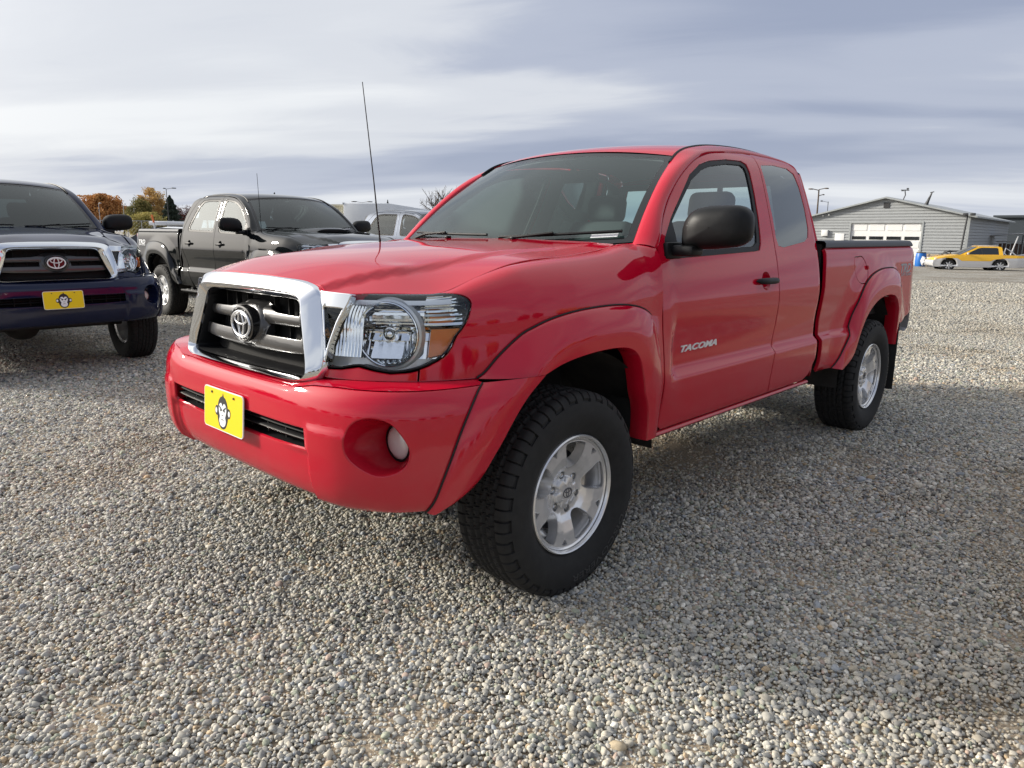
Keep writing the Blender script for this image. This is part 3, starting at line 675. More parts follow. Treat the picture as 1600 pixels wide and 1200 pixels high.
        bot_ = [S_cab(-.612, 1.279), np.array(S_cab(-.622, 1.286))+[0, .003, .004], np.array([-.600, .790, 1.296]), np.array([-.580, .765, 1.297]), S_wind(1, -.01), S_wind(.93, -.01)]
        put('pillar_foot', MB().grid([[a*(1-w)+b*w-[0, 0, .003*(w < .99)] for a, b in zip(top_, bot_)] for w in (0, .33, .66, 1.0)]).mesh('pillar_foot', 'red_paint', sg, angle=70))
        # sill strip
        qq = [(-.60, .512), (-1.2, .506), (-1.7, .504), (-2.22, .504)]
        G = []
        for x, z in [(x, .5) for x in np.linspace(-.585, -2.24, 24)]:
            G.append([(x, .862, .494), (x, .876, .490), (x, .880, .482), (x, .872, .472), (x, .83, .462), (x, .72, .462)])
        put('rocker_panel', MB().grid(G).mesh('rocker_panel', 'red_paint', sg, angle=60))
        if not access: put('running_board', MB().box((-1.55, .93, .44), (1.75, .13, .035), .015).box((-.9, .80, .47), (.06, .25, .04)).box((-2.2, .80, .47), (.06, .25, .04)).mesh('running_board', 'black_plastic', sg))
        # ---- bed side
        bx = XR-.045
        be = [(bx, .52), (bx-.005, .62), (bx, .72), (bx, 1.0), (bx, 1.258), (-3.0, 1.262), (-4.08, 1.262), (-4.115, 1.245), (-4.19, 1.16), (-4.24, 1.08), (-4.24, .97), (-4.20, .86), (-4.14, .76), (-3.82, .70), (-3.80, .60), (-3.805, .56), (-3.78, .56)]
        ro = cr([(-2.577, .523), (-2.667, .617), (-2.790, .734), (-2.880, .882), (-2.955, .985), (-3.085, 1.064), (-3.285, 1.108), (-3.474, 1.115), (-3.640, 1.105), (-3.735, 1.075), (-3.765, 1.02), (-3.775, .90), (-3.780, .75), (-3.785, .56)], 5)
        poly = be[:-1]+[tuple(p) for p in ro[::-1]]
        fuel = [tuple(p) for p in cr([(-2.838, 1.185), (-2.850, 1.200), (-2.90, 1.203), (-2.985, 1.202), (-3.045, 1.16), (-3.066, 1.11), (-3.045, 1.05), (-2.99, 1.028), (-2.93, 1.035), (-2.885, 1.065), (-2.855, 1.12)], 4, True)]
        if not access: fuel = None
        bs = put('bed_side', panel('bed_side', S_bed, poly, 'red_paint', [fuel] if fuel and sg > 0 else [], h=.026, sg=sg))
        if fuel and sg > 0:
            put('fuel_door', panel('fuel_door', S_bed, [tuple(p) for p in inset(np.array(fuel)[::(1 if area(fuel) > 0 else -1)], .005)], 'red_paint', h=.024, off=-.001), bs)
            put('fuel_latch', MB().box((-3.055, .889, 1.13), (.02, .012, .028), .004).mesh('fuel_latch', 'red_paint'), bs)
        RO3 = S_bed(ro[:, 0], ro[:, 1])
        rl = cr([(-2.640, .510), (-2.735, .545), (-2.800, .590), (-2.874, .715), (-2.964, .819), (-3.095, .893), (-3.245, .932), (-3.430, .938), (-3.55, .915), (-3.625, .850), (-3.665, .760), (-3.70, .650), (-3.71, .56)], 6)
        put('wheel_flare', flare(RO3, rl, lambda t: .945-.01*sst(.2, 0, t)-.02*sst(.8, 1, t), nm='rear').mesh('wheel_flare', 'red_paint', sg, angle=42))
        put('flare_gasket', MB().tube(RO3[:-20]+np.array([0, .004, .003]), .0045, 6).mesh('flare_gasket', 'rubber', sg))
        # bed rail cap
        G = []
        for i, x in enumerate(np.linspace(bx+.012, -4.115, 40)):
            e = 1-.9*sst(-4.085, -4.115, x) ; w = .5*(1+e)
            G.append([(x, .850, 1.258), (x, .860, 1.264), (x, .860, 1.286*e+1.262*(1-e)), (x, .848, 1.299*e+1.264*(1-e)), (x, .80, 1.303*e+1.266*(1-e)), (x, .77, 1.299*e+1.262*(1-e)), (x, .765, 1.25)])
        put('bed_rail', MB().grid(G).mesh('bed_rail', 'rail_grey', sg, angle=50))
        # tail lamp + rear bumper end
        put('tail_lamp', MB().box((-4.235, .79, 1.08), (.05, .09, .30), .02).mesh('tail_lamp', 'tail_red', sg))
        # mirror
        sec = cr([(.868, 1.275), (.862, 1.32), (.868, 1.372), (.900, 1.420), (.950, 1.440), (1.05, 1.446), (1.115, 1.440), (1.150, 1.412), (1.158, 1.36), (1.152, 1.318), (1.118, 1.288), (1.02, 1.272), (.93, 1.268)], 3, True)
        cen = sec.mean(0); G = []
        for dx, sc_ in ((.085, .02), (.083, .35), (.074, .62), (.058, .82), (.035, .94), (.010, .99), (-.02, 1.0), (-.055, .985), (-.062, .95), (-.058, .90), (-.035, .88), (-.035, .02)):
            G.append([(-.765+dx*(1-.35*(p[0]-.86)/.30), p[0], p[1]) for p in cen+(sec-cen)*sc_])
        def fold(V):
            if sg > 0 or not access: return V
            V = np.array(V, float); a = math.radians(62); c0_ = np.array([-.74, .86]); d = V[..., :2]-c0_
            V[..., 0] = c0_[0]+d[..., 0]*math.cos(a)-d[..., 1]*math.sin(a); V[..., 1] = c0_[1]+d[..., 0]*math.sin(a)+d[..., 1]*math.cos(a); return V
        mr = put('side_mirror', MB().grid(fold(G), closev=True).mesh('side_mirror', 'black_plastic', sg, angle=50))
        put('mirror_face', MB().grid(fold([[(-.803, *p) for p in cen+(sec-cen)*.87], [(-.8031, *p) for p in cen+(sec-cen)*.01]]), closev=True).mesh('mirror_face', 'mirror_silver', sg), mr)
        # arm and sail
        put('mirror_arm', MB().box((-.735, .875, 1.262), (.10, .15, .045), .016).box((-.72, .838, 1.262), (.13, .03, .07), .012).mesh('mirror_arm', 'black_plastic', sg), mr)
        # door trims inside
        ins = [(-.62, .50), (-.62, 1.20), (XR+.02, 1.22), (XR+.02, .50)]
        put('door_trim', panel('door_trim', S_cab, ins, 'trim_grey', h=.08, off=-.055, flange=0, bevel=0, sg=sg))
        lin = [(-.62, 1.19), (-.62, 1.29), (-.95, 1.60), (-1.2, 1.71), (-1.5, 1.765), (XR+.35, 1.765), (XR+.08, 1.68), (XR+.03, 1.4), (XR+.03, 1.19)]
        w_in = lambda w: [tuple(p) for p in inset(np.array(w)[::(1 if area(w) > 0 else -1)], -.006)]
        put('cab_lining', panel('cab_lining', S_cab, lin, 'trim_grey', [w_in(win), w_in(rwin)], h=.06, off=-.030, flange=0, bevel=0, sg=sg))
        # inner fender and bed lining (dark, closes the body from inside)
        put('inner_arch', MB().grid([[(-.05+.525*math.cos(a), y, .42+.49*math.sin(a)) for y in (.48, .86, .875)] for a in np.linspace(.22, math.pi-.02, 26)]).mesh('inner_arch', 'underbody', sg))
        put('inner_arch', MB().grid([[(-3.27+.52*math.cos(a), y, .44+.50*math.sin(a)) for y in (.48, .86, .87)] for a in np.linspace(-.15, math.pi+.1, 26)]).mesh('inner_arch', 'underbody', sg))
        put('mud_flap', MB().box((-3.735, .80, .47), (.012, .27, .50), .004).mesh('mud_flap', 'rubber', sg))
        put('mud_flap', MB().box((-.455, .79, .575), (.012, .20, .17), .004).mesh('mud_flap', 'rubber', sg))
        # ---- headlight
        lo_ = [(.528, 1.965), (.478, 1.82), (.446, 1.64), (.434, 1.495), (.441, 1.361), (.478, 1.076), (.522, .960), (.578, .922), (.635, .905), (.692, .900), (.744, .907), (.799, .918), (.860, .907), (.923, .904), (.946, .912), (.948, 1.0), (.955, 1.3), (.963, 1.60), (.968, 1.94), (.960, 1.965), (.80, 1.97)]
        lens = [tuple(p) for p in cr(lo_[:13], 3)[:-1]]+lo_[12:]
        gk = [tuple(p) for p in inset(np.array(lens)[::(1 if area(lens) > 0 else -1)], -.0045)]
        hl = put('headlight', panel('headlight', S_body, lens, 'lamp_glass', h=.03, bevel=.003, flange=0, off=.001, sg=sg, hint=(1, .8, 0)))
        put('lamp_gasket', panel('lamp_gasket', S_body, gk, 'black_plastic', [[tuple(p) for p in lens]], h=.05, bevel=0, flange=.02, off=-.002, sg=sg, hint=(1, .8, 0)), hl)
        put('lamp_housing', panel('lamp_housing', S_body, lens, 'lamp_silver', h=.03, bevel=0, flange=-.050, off=-.056, sg=sg, hint=(1, .8, 0)), hl)
        G = []
        for i in range(17):
            v0_ = .93+.97*i/17; v1_ = .93+.97*(i+.92)/17
            for v_, dd in ((v0_, .036), (v1_, .046)):
                row = []
                for u_ in np.linspace(.455, .950, 34):
                    p = S_body(u_, v_); nn = np.array([.82, .57, 0]); row.append(p-nn*(dd+.010*math.sin((u_-.455)/.495*math.pi)+.002*(int(u_*60) % 2)))
                G.append(row)
        put('lamp_steps', MB().grid(G).mesh('lamp_steps', 'lamp_mirror', sg, angle=12), hl)
        # reflector bowl
        ax = np.array([.86, .50, .02]); ax /= np.linalg.norm(ax); e1 = np.cross([0, 0, 1], ax); e1 /= np.linalg.norm(e1); e2 = np.cross(ax, e1); c0 = np.array([.612, .628, 1.008])
        def bowl(c0, r, dep, ribs=0, n=132, k=34, flat=1.0, tilt=0):
            G = []
            for i in range(k+1):
                t = i/k; rr = r*(1-t)+.016*t; row = []
                for j in range(n):
                    th = 2*math.pi*j/n; d = -dep*(1-(rr/r)**2)
                    if ribs and t > .06 and t < .82: d += (.0036*abs(math.sin(rr*math.cos(th)*ribs*.5)) if math.sin(th) < .12 else .0030*abs(math.sin(th*7)))
                    row.append(c0+ax*(d-tilt*rr*math.sin(th)*(1 if math.sin(th) > 0 else .25)-.012)+rr*(e1*math.cos(th)+e2*math.sin(th)*flat))
                G.append(row)
            return G
        put('lamp_reflector', MB().grid(bowl(c0, .100, .030, 330, tilt=.42), closev=True).mesh('lamp_reflector', 'lamp_mirror', sg, angle=25), hl)
        sh_ = []
        for j in range(60):
            th = 2*math.pi*j/60; cs, sn = math.cos(th), math.sin(th); sh_.append([c0+ax*.002+.100*(e1*cs+e2*sn), c0-ax*.002+.112*(e1*cs+e2*sn), c0-ax*.020+.118*(e1*cs+e2*sn)])
        put('lamp_shroud', MB().grid(sh_, closeu=True).mesh('lamp_shroud', 'lamp_silver', sg, angle=40), hl)
        ring = [[c0+ax*(.006+.005*math.sin(b))+(.101+.0042*math.cos(b))*(e1*math.cos(2*math.pi*j/48)+e2*math.sin(2*math.pi*j/48)) for b in np.linspace(0, 2*math.pi, 8, endpoint=False)] for j in range(48)]
        put('lamp_ring', MB().grid(ring, closeu=True, closev=True).mesh('lamp_ring', 'lamp_mirror', sg), hl)
        put('lamp_bulb', MB().tube([c0-ax*.052, c0-ax*.03, c0-ax*.006, c0+ax*.004, c0+ax*.007], [.020, .023, .022, .014, .003], 16).mesh('lamp_bulb', 'lamp_mirror', sg, angle=50), hl)
        ap = [(.468, 1.090), (.570, 1.090), (.578, .940), (.535, .948), (.503, .982)]
        put('amber_marker', panel('amber_marker', S_body, ap, 'amber_lens', h=.03, bevel=.001, flange=.02, off=-.009, sg=sg, hint=(1, .8, 0)), hl)
        # inner turn signal bowl and vertical fluting
        ft_ = []
        for i in range(26):
            u_ = .800+.152*(i/25); row = []
            for v_ in np.linspace(.935, 1.75, 14):
                p = S_body(u_, v_); nn = np.array([.85, .5, 0]); row.append(p-nn*(.038+.0035*(i % 2)+.022*(1.75-v_)/.8*0)-np.array([0, 0, 0])+nn*(.020*(1-(v_-.935)/.815)))
            ft_.append(row)
        put('turn_reflector', MB().grid(ft_).mesh('turn_reflector', 'lamp_mirror', sg, angle=20), hl)
        pb = S_body(.908, 1.02)-np.array([.014, .008, 0])
        put('turn_bulb', MB().ball(pb+np.array([.004, .004, 0]), (.011, .011, .020)).mesh('turn_bulb', 'bulb_amber', sg), hl)
        # corner reflector with horizontal steps
        G = []
        for i in range(22):
            v_ = 1.13+.75*i/21; G.append([S_body(u_, v_)-np.array([.8, .55, 0])*(.020+.004*(i % 2)) for u_ in np.linspace(.455, .60, 10)])
        put('corner_reflector', MB().grid(G).mesh('corner_reflector', 'lamp_mirror', sg, angle=20), hl)
        G = []     # eyebrow bar across the top of the lamp
        for t in np.linspace(0, 1, 20):
            u_ = .50+.45*t; p = S_body(u_, 1.62); q2 = S_body(u_, 1.50)
            G.append([p-np.array([.8, .5, 0])*.03, p-np.array([.8, .5, 0])*.018, q2-np.array([.8, .5, 0])*.014, q2-np.array([.8, .5, 0])*.034])
        put('lamp_bezel', MB().grid(G).mesh('lamp_bezel', 'lamp_silver', sg, angle=20), hl)
        # fog lamp pocket and lens
        hole = cr([(.918, .693), (.910, .740), (.880, .770), (.830, .783), (.772, .769), (.730, .719), (.715, .681), (.725, .640), (.758, .616), (.815, .606), (.872, .628), (.908, .660)], 3, True)
        H3 = S_bump(hole[:, 0], hole[:, 1]); fc = np.array([.648, .712, .675]); fr = .061; n = len(H3)
        th0 = np.arctan2(H3[:, 2]-H3[:, 2].mean(), H3[:, 1]-H3[:, 1].mean())
        L3 = np.stack([np.full(n, fc[0]), fc[1]+fr*np.cos(th0), fc[2]+fr*np.sin(th0)], -1)
        G = [H3-np.array([.002, .001, 0])]
        for w in (.04, .12, .3, .55, .8, 1.0): G.append(H3*(1-w)+L3*w+np.array([-.010, -.006, 0])*math.sin(math.pi*w))
        fp = put('fog_pocket', MB().grid(G, closev=True).mesh('fog_pocket', 'red_paint', sg, angle=60))
        put('fog_bezel', MB().lathe([(fc[0]-.004, fr+.004), (fc[0]+.002, fr), (fc[0]+.003, fr-.006), (fc[0]-.01, fr-.008)], 32, 'x', (0, fc[1], fc[2])).mesh('fog_bezel', 'black_plastic', sg), fp)
        put('fog_lamp', MB().lathe([(fc[0]-.004, fr-.007), (fc[0]+.004, fr-.010), (fc[0]+.012, .035), (fc[0]+.015, .015), (fc[0]+.016, .0005)], 32, 'x', (0, fc[1], fc[2])).mesh('fog_lamp', 'fog_glass', sg, angle=60), fp)
        # wiper arms come later; seats
        mb = MB().box((-1.50, .37, .78), (.52, .50, .16), .05, 3).box((-1.80, .37, 1.10), (.16, .48, .62), .06, 3, (0, -.22, 0))
        st = put('seat', mb.mesh('seat', 'seat_cloth', sg))
        put('headrest', MB().box((-1.885, .37, 1.485), (.11, .27, .17), .045, 3, (0, -.15, 0)).tube([(-1.87, .31, 1.36), (-1.88, .31, 1.46)], .006).tube([(-1.87, .43, 1.36), (-1.88, .43, 1.46)], .006).mesh('headrest', 'seat_cloth', sg), st)
    # ---- symmetric parts
    # bumper
    e = LB-.475
    op = [(-.499, .645), (-.497, .720), (-.3, .720), (0, .720), (.3, .720), (.497, .720), (.499, .645), (.3, .640), (0, .639), (-.3, .640)]
    hole = cr([(.918, .693), (.910, .740), (.880, .770), (.830, .783), (.772, .769), (.730, .719), (.715, .681), (.725, .640), (.758, .616), (.815, .606), (.872, .628), (.908, .660)], 3, True)
    hp = [(LB-u, v) for u, v in hole]; hn = [(-(LB-u), v) for u, v in hole]
    side = [(LB-.472, .861), (LB-.480, .843), (LB-.510, .800), (LB-.548, .728), (LB-.583, .645), (LB-.614, .572), (LB-.640, .520), (LB-.676, .470)]
    bo = [(-s, v) for s, v in side]+[(-.6, .458), (-.3, .462), (0, .464), (.3, .462), (.6, .458)]+side[::-1]+[(.62, .861), (.52, .857), (.46, .846), (.40, .842), (0, .842), (-.40, .842), (-.46, .846), (-.52, .857), (-.62, .861)]
    bp = put('front_bumper', panel('front_bumper', S_bumps, bo, 'red_paint', [op, hp, hn], h=.022, hint=(1, 0, 0), flange=.03, hflange=.007, bevel=.004))
    G = []
    for s in np.linspace(-(LB-.455), LB-.455, 90):
        vt = float(np.interp(abs(s), [.40, .46, .52, .62], [.842, .846, .857, .861])); p = S_bumps(s, vt-.0005); k = abs(p[1]); q_ = S_body(np.interp(abs(s), [0, LB-.475], [LU, .43]), vt+.001); q_[1] *= math.copysign(1, s)
        G.append([p, p*.7+q_*.3+[0, 0, .003], p*.4+q_*.6+[0, 0, .004], q_-np.array([.03, 0, 0])+[0, 0, .003]])
    put('bumper_shelf', MB().grid(G).mesh('bumper_shelf', 'red_paint'), bp)
    G = []
    for s in np.linspace(-.52, .52, 30): p = S_bumps(s, .68); G.append([(p[0]-.075, p[1], .745), (p[0]-.080, p[1], .672), (p[0]-.062, p[1], .650), (p[0]-.024, p[1], .641)])
    lg = put('lower_grille', MB().grid(G).mesh('lower_grille', 'black_plastic', angle=20))
    mb = MB()
    for zc, hh, dx in ((.700, .006, -.026), (.678, .007, -.022)):
        G = []
        for s in np.linspace(-.50, .50, 30):
            p = S_bumps(s, .68); G.append([(p[0]+dx-.03, p[1], zc+hh), (p[0]+dx, p[1], zc+hh*.7), (p[0]+dx+.004, p[1], zc), (p[0]+dx, p[1], zc-hh*.8), (p[0]+dx-.03, p[1], zc-hh)])
        put('grille_slat', MB().grid(G).mesh('grille_slat', 'black_plastic', angle=60), lg)
    for s in np.linspace(-.46, .46, 9):
        p = S_bumps(s, .68); put('grille_rib', MB().box((p[0]-.050, p[1], .695), (.03, .006, .08)).mesh('grille_rib', 'black_plastic'), lg)
    # number plate
    pt = Matrix.Translation((.8825, 0, .6930)) @ Euler((0, -.078, 0)).to_matrix().to_4x4()
    def P_(d): return lambda p: tuple(pt @ Vector((d, p[0], p[1])))
    def rrect(w, h, r, n=5): return [(sx*(w/2-r)+r*math.cos(a), sy*(h/2-r)+r*math.sin(a)) for sx, sy, a0 in ((1, 1, 0), (-1, 1, math.pi/2), (-1, -1, math.pi), (1, -1, 1.5*math.pi)) for a in np.linspace(a0, a0+math.pi/2, n)]
    pl = put('license_plate', MB().prism(rrect(.305, .152, .016), P_(-.003), P_(.001)).mesh('license_plate', 'print_white', smooth=False))
    put('plate_field', MB().prism(rrect(.298, .145, .013), P_(.0), P_(.0018)).mesh('plate_field', 'plate_yellow', smooth=False), pl)
    for y in (-.085, .085): put('plate_bolt', MB().prism(CIRC((y, .058), .0045, 8), P_(.001), P_(.005)).mesh('plate_bolt', 'gunmetal', smooth=False), pl)
    k = .062; cx, cz = .0, -.004
    def F_(pts): return [(cx+x*k, cz+y*k) for x, y in pts]
    head = cr([(0, -1.02), (.22, -.98), (.45, -.80), (.62, -.45), (.66, -.05), (.62, .30), (.50, .62), (.28, .84), (.12, .90), (.02, 1.10), (-.06, .93), (-.28, .84), (-.50, .62), (-.62, .30), (-.66, -.05), (-.62, -.45), (-.45, -.80), (-.22, -.98)], 4, True)
    put('monkey_print', MB().prism(F_(head), P_(.0018), P_(.0024)).prism(F_(CIRC((.74, 0), .24, 16, .30)), P_(.0018), P_(.0023)).prism(F_(CIRC((-.74, 0), .24, 16, .30)), P_(.0018), P_(.0023)).mesh('monkey_print', 'print_black', smooth=False), pl)
    face = cr([(0, .34), (.16, .50), (.36, .44), (.48, .18), (.42, -.10), (.34, -.28), (.42, -.52), (.30, -.78), (0, -.88), (-.30, -.78), (-.42, -.52), (-.34, -.28), (-.42, -.10), (-.48, .18), (-.36, .44), (-.16, .50)], 4, True)
    put('monkey_face', MB().prism(F_(face), P_(.0024), P_(.0030)).prism(F_(CIRC((.80, 0), .12, 12, .17)), P_(.0023), P_(.0029)).prism(F_(CIRC((-.80, 0), .12, 12, .17)), P_(.0023), P_(.0029)).mesh('monkey_face', 'print_white', smooth=False), pl)
    ft2 = MB()
    for s_ in (1, -1):
        ft2.prism(F_([(s_*.06, .14), (s_*.40, .34), (s_*.42, .26), (s_*.08, .04)][::s_]), P_(.003), P_(.0036))
        ft2.prism(F_(CIRC((s_*.22, .08), .075, 10)), P_(.003), P_(.0035)); ft2.prism(F_(CIRC((s_*.06, -.20), .035, 8)), P_(.003), P_(.0035))
    ft2.prism(F_([(-.26, -.50), (0, -.42), (.26, -.50), (0, -.47)]), P_(.003), P_(.0036))
    put('monkey_features', ft2.mesh('monkey_features', 'print_black', smooth=False), pl)
    # ---- grille
    inn = [(0, 1.112), (.18, 1.111), (.315, 1.105), (.340, 1.092), (.358, 1.04), (.388, .96), (.412, .900), (.416, .876), (.404, .869), (.2, .868), (0, .868)]
    outr = [(0, 1.179), (.2, 1.176), (.375, 1.162), (.430, 1.140), (.447, 1.090), (.470, 1.000), (.481, .93), (.480, .880), (.450, .851), (.2, .850), (0, .850)]
    def loop(P, m=6):
        h_ = cr(P, m); return np.concatenate([h_, h_[-2:0:-1]*[-1, 1]])
    I2, O2 = loop(inn), loop(outr); n = len(I2)
    rows = []
    for w, dx in ((0, -.022), (.0, .0), (.03, .004), (.06, .006), (.55, .024), (.60, .0245), (.65, .022), (.95, .004), (1.0, -.002), (1.0, -.012)):
        q_ = O2*(1-w)+I2*w; P = S_g(q_[:, 0], q_[:, 1]); P[:, 0] += dx; rows.append(P)
    gs = put('grille_surround', MB().grid(rows, closev=True).mesh('grille_surround', 'chrome', angle=28))
    rows = []
    for w, dx in ((1.0, -.012), (1.03, -.016), (1.05, -.06), (1.06, -.11)):
        q_ = O2*(1-w)+I2*w; P = S_g(q_[:, 0], q_[:, 1]); P[:, 0] += dx; rows.append(P)
    put('grille_throat', MB().grid(rows, closev=True).mesh('grille_throat', 'black_plastic', angle=40), gs)
    G = [[(S_g(np.array(y), np.array(z))[0]-.10, y, z) for z in (.84, 1.15)] for y in np.linspace(-.46, .46, 20)]
    gb = put('grille_backing', MB().grid(G).mesh('grille_backing', 'void_black'), gs)
    for sg in (1, -1):
        wing = [(.437, 1.143), (.452, 1.141), (.556, 1.136), (.548, 1.11), (.518, 1.04), (.500, .975), (.492, .920), (.484, .925), (.473, 1.0), (.450, 1.09), (.440, 1.12)]
        tri = [(.4585, 1.092), (.528, 1.090), (.510, 1.045), (.494, .985), (.487, .955)]
        put('grille_wing', panel('grille_wing', S_g, wing, 'chrome', [tri], h=.02, bevel=.003, flange=.03, off=.002, sg=sg, hint=(1, 0, 0)), gs)
        put('wing_mesh', panel('wing_mesh', S_g, [(.44, 1.10), (.54, 1.10), (.49, .93), (.47, .93)], 'void_black', h=.03, bevel=0, flange=0, off=-.028, sg=sg, hint=(1, 0, 0)), gs)
        ms = MB()
        for kk in range(9):
            z = 1.082-.014*kk; y0 = .462+(.487-.462)*kk/9; y1 = .524-(.524-.492)*(kk/9)
            p = S_g(np.array([y0, y1]), np.array([z, z+.012])); p[:, 0] -= .018; ms.tube(p, .0016, 5)
            p = S_g(np.array([y0, y1]), np.array([z, z-.012])); p[:, 0] -= .018; ms.tube(p, .0016, 5)
        put('wing_mesh_wire', ms.mesh('wing_mesh_wire', 'gunmetal', sg), gs)
    def S_sl(y, z):
        P = S_g(y, z); y = np.asarray(y, float); z = np.asarray(z, float)
        w = 1-sst(.10, .20, np.abs(y))
        zu = 1.028+.0*y; b1 = np.clip(1-np.abs((z-1.036)/.034)**2.4, 0, 1)**.6; b2 = np.clip(1-np.abs((z-.958)/.050)**2.4, 0, 1)**.6*np.where(z > .958, 1, 1)
        r = np.hypot(y/.135, (z-1.0)/.095); boss = 1-sst(.66, 1.0, r)
        P[..., 0] += -.062+np.maximum(.026*np.maximum(b1, b2), .036*boss)
        return P
    so = [(-.415, 1.040), (-.30, 1.048), (-.17, 1.052), (-.12, 1.062), (-.07, 1.082), (0, 1.090), (.07, 1.082), (.12, 1.062), (.17, 1.052), (.30, 1.048), (.415, 1.040), (.42, .99), (.43, .930), (.30, .922), (.15, .918), (.08, .914), (0, .910), (-.08, .914), (-.15, .918), (-.30, .922), (-.43, .930), (-.42, .99)]
    gapp = [(.118, .972), (.118, 1.006), (.135, 1.007), (.425, 1.004), (.425, .972)]
    put('grille_bars', panel('grille_bars', S_sl, so, 'gunmetal', [gapp, [(-y, z) for y, z in gapp]], h=.008, bevel=.002, flange=.03, hint=(1, 0, 0)), gs)
    for y in list(np.linspace(.10, .38, 4))+[-t for t in np.linspace(.10, .38, 4)]:
        x = float(S_g(np.array(y), np.array(1.0))[0]); put('grille_fin', MB().box((x-.092, y, .99), (.02, .006, .22)).mesh('grille_fin', 'void_black'), gs)
    def emblem(S0, sc, nm='emblem', matn='chrome', rad=.0052):
        mb = MB()
        def ell(cx, cz, a, b): return [S0(cx+a*math.cos(t), cz+b*math.sin(t)) for t in np.linspace(0, 2*math.pi, 41)]
        mb.tube(ell(0, 0, .067*sc, .045*sc), rad*sc*1.1, 6, False); mb.tube(ell(0, -.001*sc, .0185*sc, .042*sc), rad*sc*.8, 6, False); mb.tube(ell(0, .019*sc, .044*sc, .0195*sc), rad*sc*.8, 6, False)
        return mb
    x0 = .80
    put('emblem_plate', MB().lathe([(x0-.035, .001), (x0-.012, .001), (x0-.012, .060), (x0-.006, .066), (x0-.008, .072), (x0-.035, .074)], 40, 'x').mesh('emblem_plate', 'gloss_black'), gs)
    me = out[-1][1]
    for v in me.vertices: v.co = (v.co.x, v.co.y*1.20, v.co.z*.90+1.0)
    put('emblem', emblem(lambda y, z: (x0-.006, y, z+1.0), 1.0).mesh('emblem', 'chrome_satin', angle=80), gs)
    # ---- windshield, frit, wipers
    wg = put('windshield', panel('windshield', S_wind, [(-.955, .045), (.955, .045), (.955, .93), (.93, .955), (-.93, .955), (-.955, .93)], 'windshield_glass', h=.10, bevel=0, flange=0, hint=(1, 0, 1)))
    put('windshield_border', panel('windshield_border', S_wind, [(-1, 0), (1, 0), (1, 1), (-1, 1)], 'frit', [[(-.955, .045), (.955, .045), (.955, .93), (.93, .955), (-.93, .955), (-.955, .93)]], h=.08, bevel=0, flange=.01, hint=(1, 0, 1)), wg)
    st_ = panel('parking_sticker', S_wind, [(.74, .055), (.90, .055), (.90, .085), (.74, .085)], 'print_white', h=.05, bevel=0, flange=0, off=.002, hint=(1, 0, 1)); put('sticker', st_, wg)
    G = []
    for a in np.linspace(-1, 1, 30):
        p = S_wind(a, .0); hx = -.425-.05*a*a; G.append([(p[0]-.01, p[1], p[2]-.004), (p[0]+.03, p[1]*.99, p[2]-.014), (hx-.02, p[1]*.97, hoodz(hx-.01, p[1]*.93)-.022)])
    put('cowl', MB().grid(G).mesh('cowl', 'black_plastic'))
    for (a0, a1, ap_) in ((.10, .93, .30), (-.88, -.02, -.55)):
        mb = MB(); L_ = [S_wind(a, .055+.02*math.sin((a-a0)*2))+np.array([.012, 0, .014]) for a in np.linspace(a0, a1, 10)]; mb.tube(L_, .007, 6)
        piv = S_wind(ap_-.35, -.02)+np.array([.02, 0, .0]); mid = S_wind((a0+a1)/2, .065)+np.array([.02, 0, .024]); mb.tube([piv, (piv+mid)/2+np.array([.01, 0, .014]), mid], [.010, .008, .006], 6); mb.ball(piv, .014)
        put('wiper', mb.mesh('wiper', 'black_plastic'))
    [put('washer_nozzle', MB().box((-.39, y, hoodz(-.39, .22)+.006), (.03, .02, .012), .004).mesh('washer_nozzle', 'black_plastic')) for y in (.22, -.22)]
    # ---- roof
    if access: D = cr([(-1.072, .604, 1.688), (-1.13, .597, 1.713), (-1.30, .583, 1.750), (-1.62, .570, 1.775), (-1.92, .566, 1.776), (-2.10, .564, 1.766), (-2.26, .564, 1.735), (-2.322, .568, 1.695), (-2.338, .575, 1.63)], 6)
    else: D = cr([(-1.072, .604, 1.688), (-1.13, .597, 1.713), (-1.30, .583, 1.750), (-1.62, .570, 1.775), (-2.0, .566, 1.776), (-2.25, .564, 1.763), (-2.38, .564, 1.725), (-2.50, .568, 1.62), (-2.60, .575, 1.45)], 6)
    G = []
    for i, d in enumerate(D):
        t = i/(len(D)-1); row = []
        for s in np.linspace(-1, 1, 41):
            bow = .078*(1-sst(0, .45, t)); z = d[2]+(.042-.014*sst(0, .4, t))*(1-abs(s)**2.3)*(1-sst(.88, 1, t))
            row.append((d[0]+bow*(1-s*s), s*d[1], z))
        G.append(row)
    put('roof', MB().grid(G).mesh('roof', 'red_paint', angle=70))
    # headliner (inner roof)
    put('headliner', MB().grid([[(p[0]-.0, p[1]*.97, p[2]-.035) for p in r_] for r_ in G[1:-8]]).mesh('headliner', 'headliner'))
    # ---- cab back
    if access:
        zz = np.linspace(.50, 1.25, 6); sec = [(float(S_cab(XR, z)[1])-.006, z) for z in zz]+[(float(S_cab(XR, v)[1])-.006, float(S_cab(XR, v)[2])-.004) for v in (1.4, 1.5, 1.6)]+[(.60, 1.64), (.55, 1.66)]
        rw = [(-.58, 1.36), (-.52, 1.62), (.52, 1.62), (.58, 1.36)]
        S_bk = lambda y, z: np.stack([XR-.002-.0*y+0*z, y+0*z, z+0*y], -1)
    else:
        sec = [(.87, .5), (.875, .9), (.86, 1.2), (.76, 1.40), (.62, 1.46), (.5, 1.46)]
        rw = [(-.56, 1.27), (-.50, 1.43), (.50, 1.43), (.56, 1.27)]
        S_bk = lambda y, z: np.stack([XR-.002-.0*y+0*z, y+0*z, z+0*y], -1)
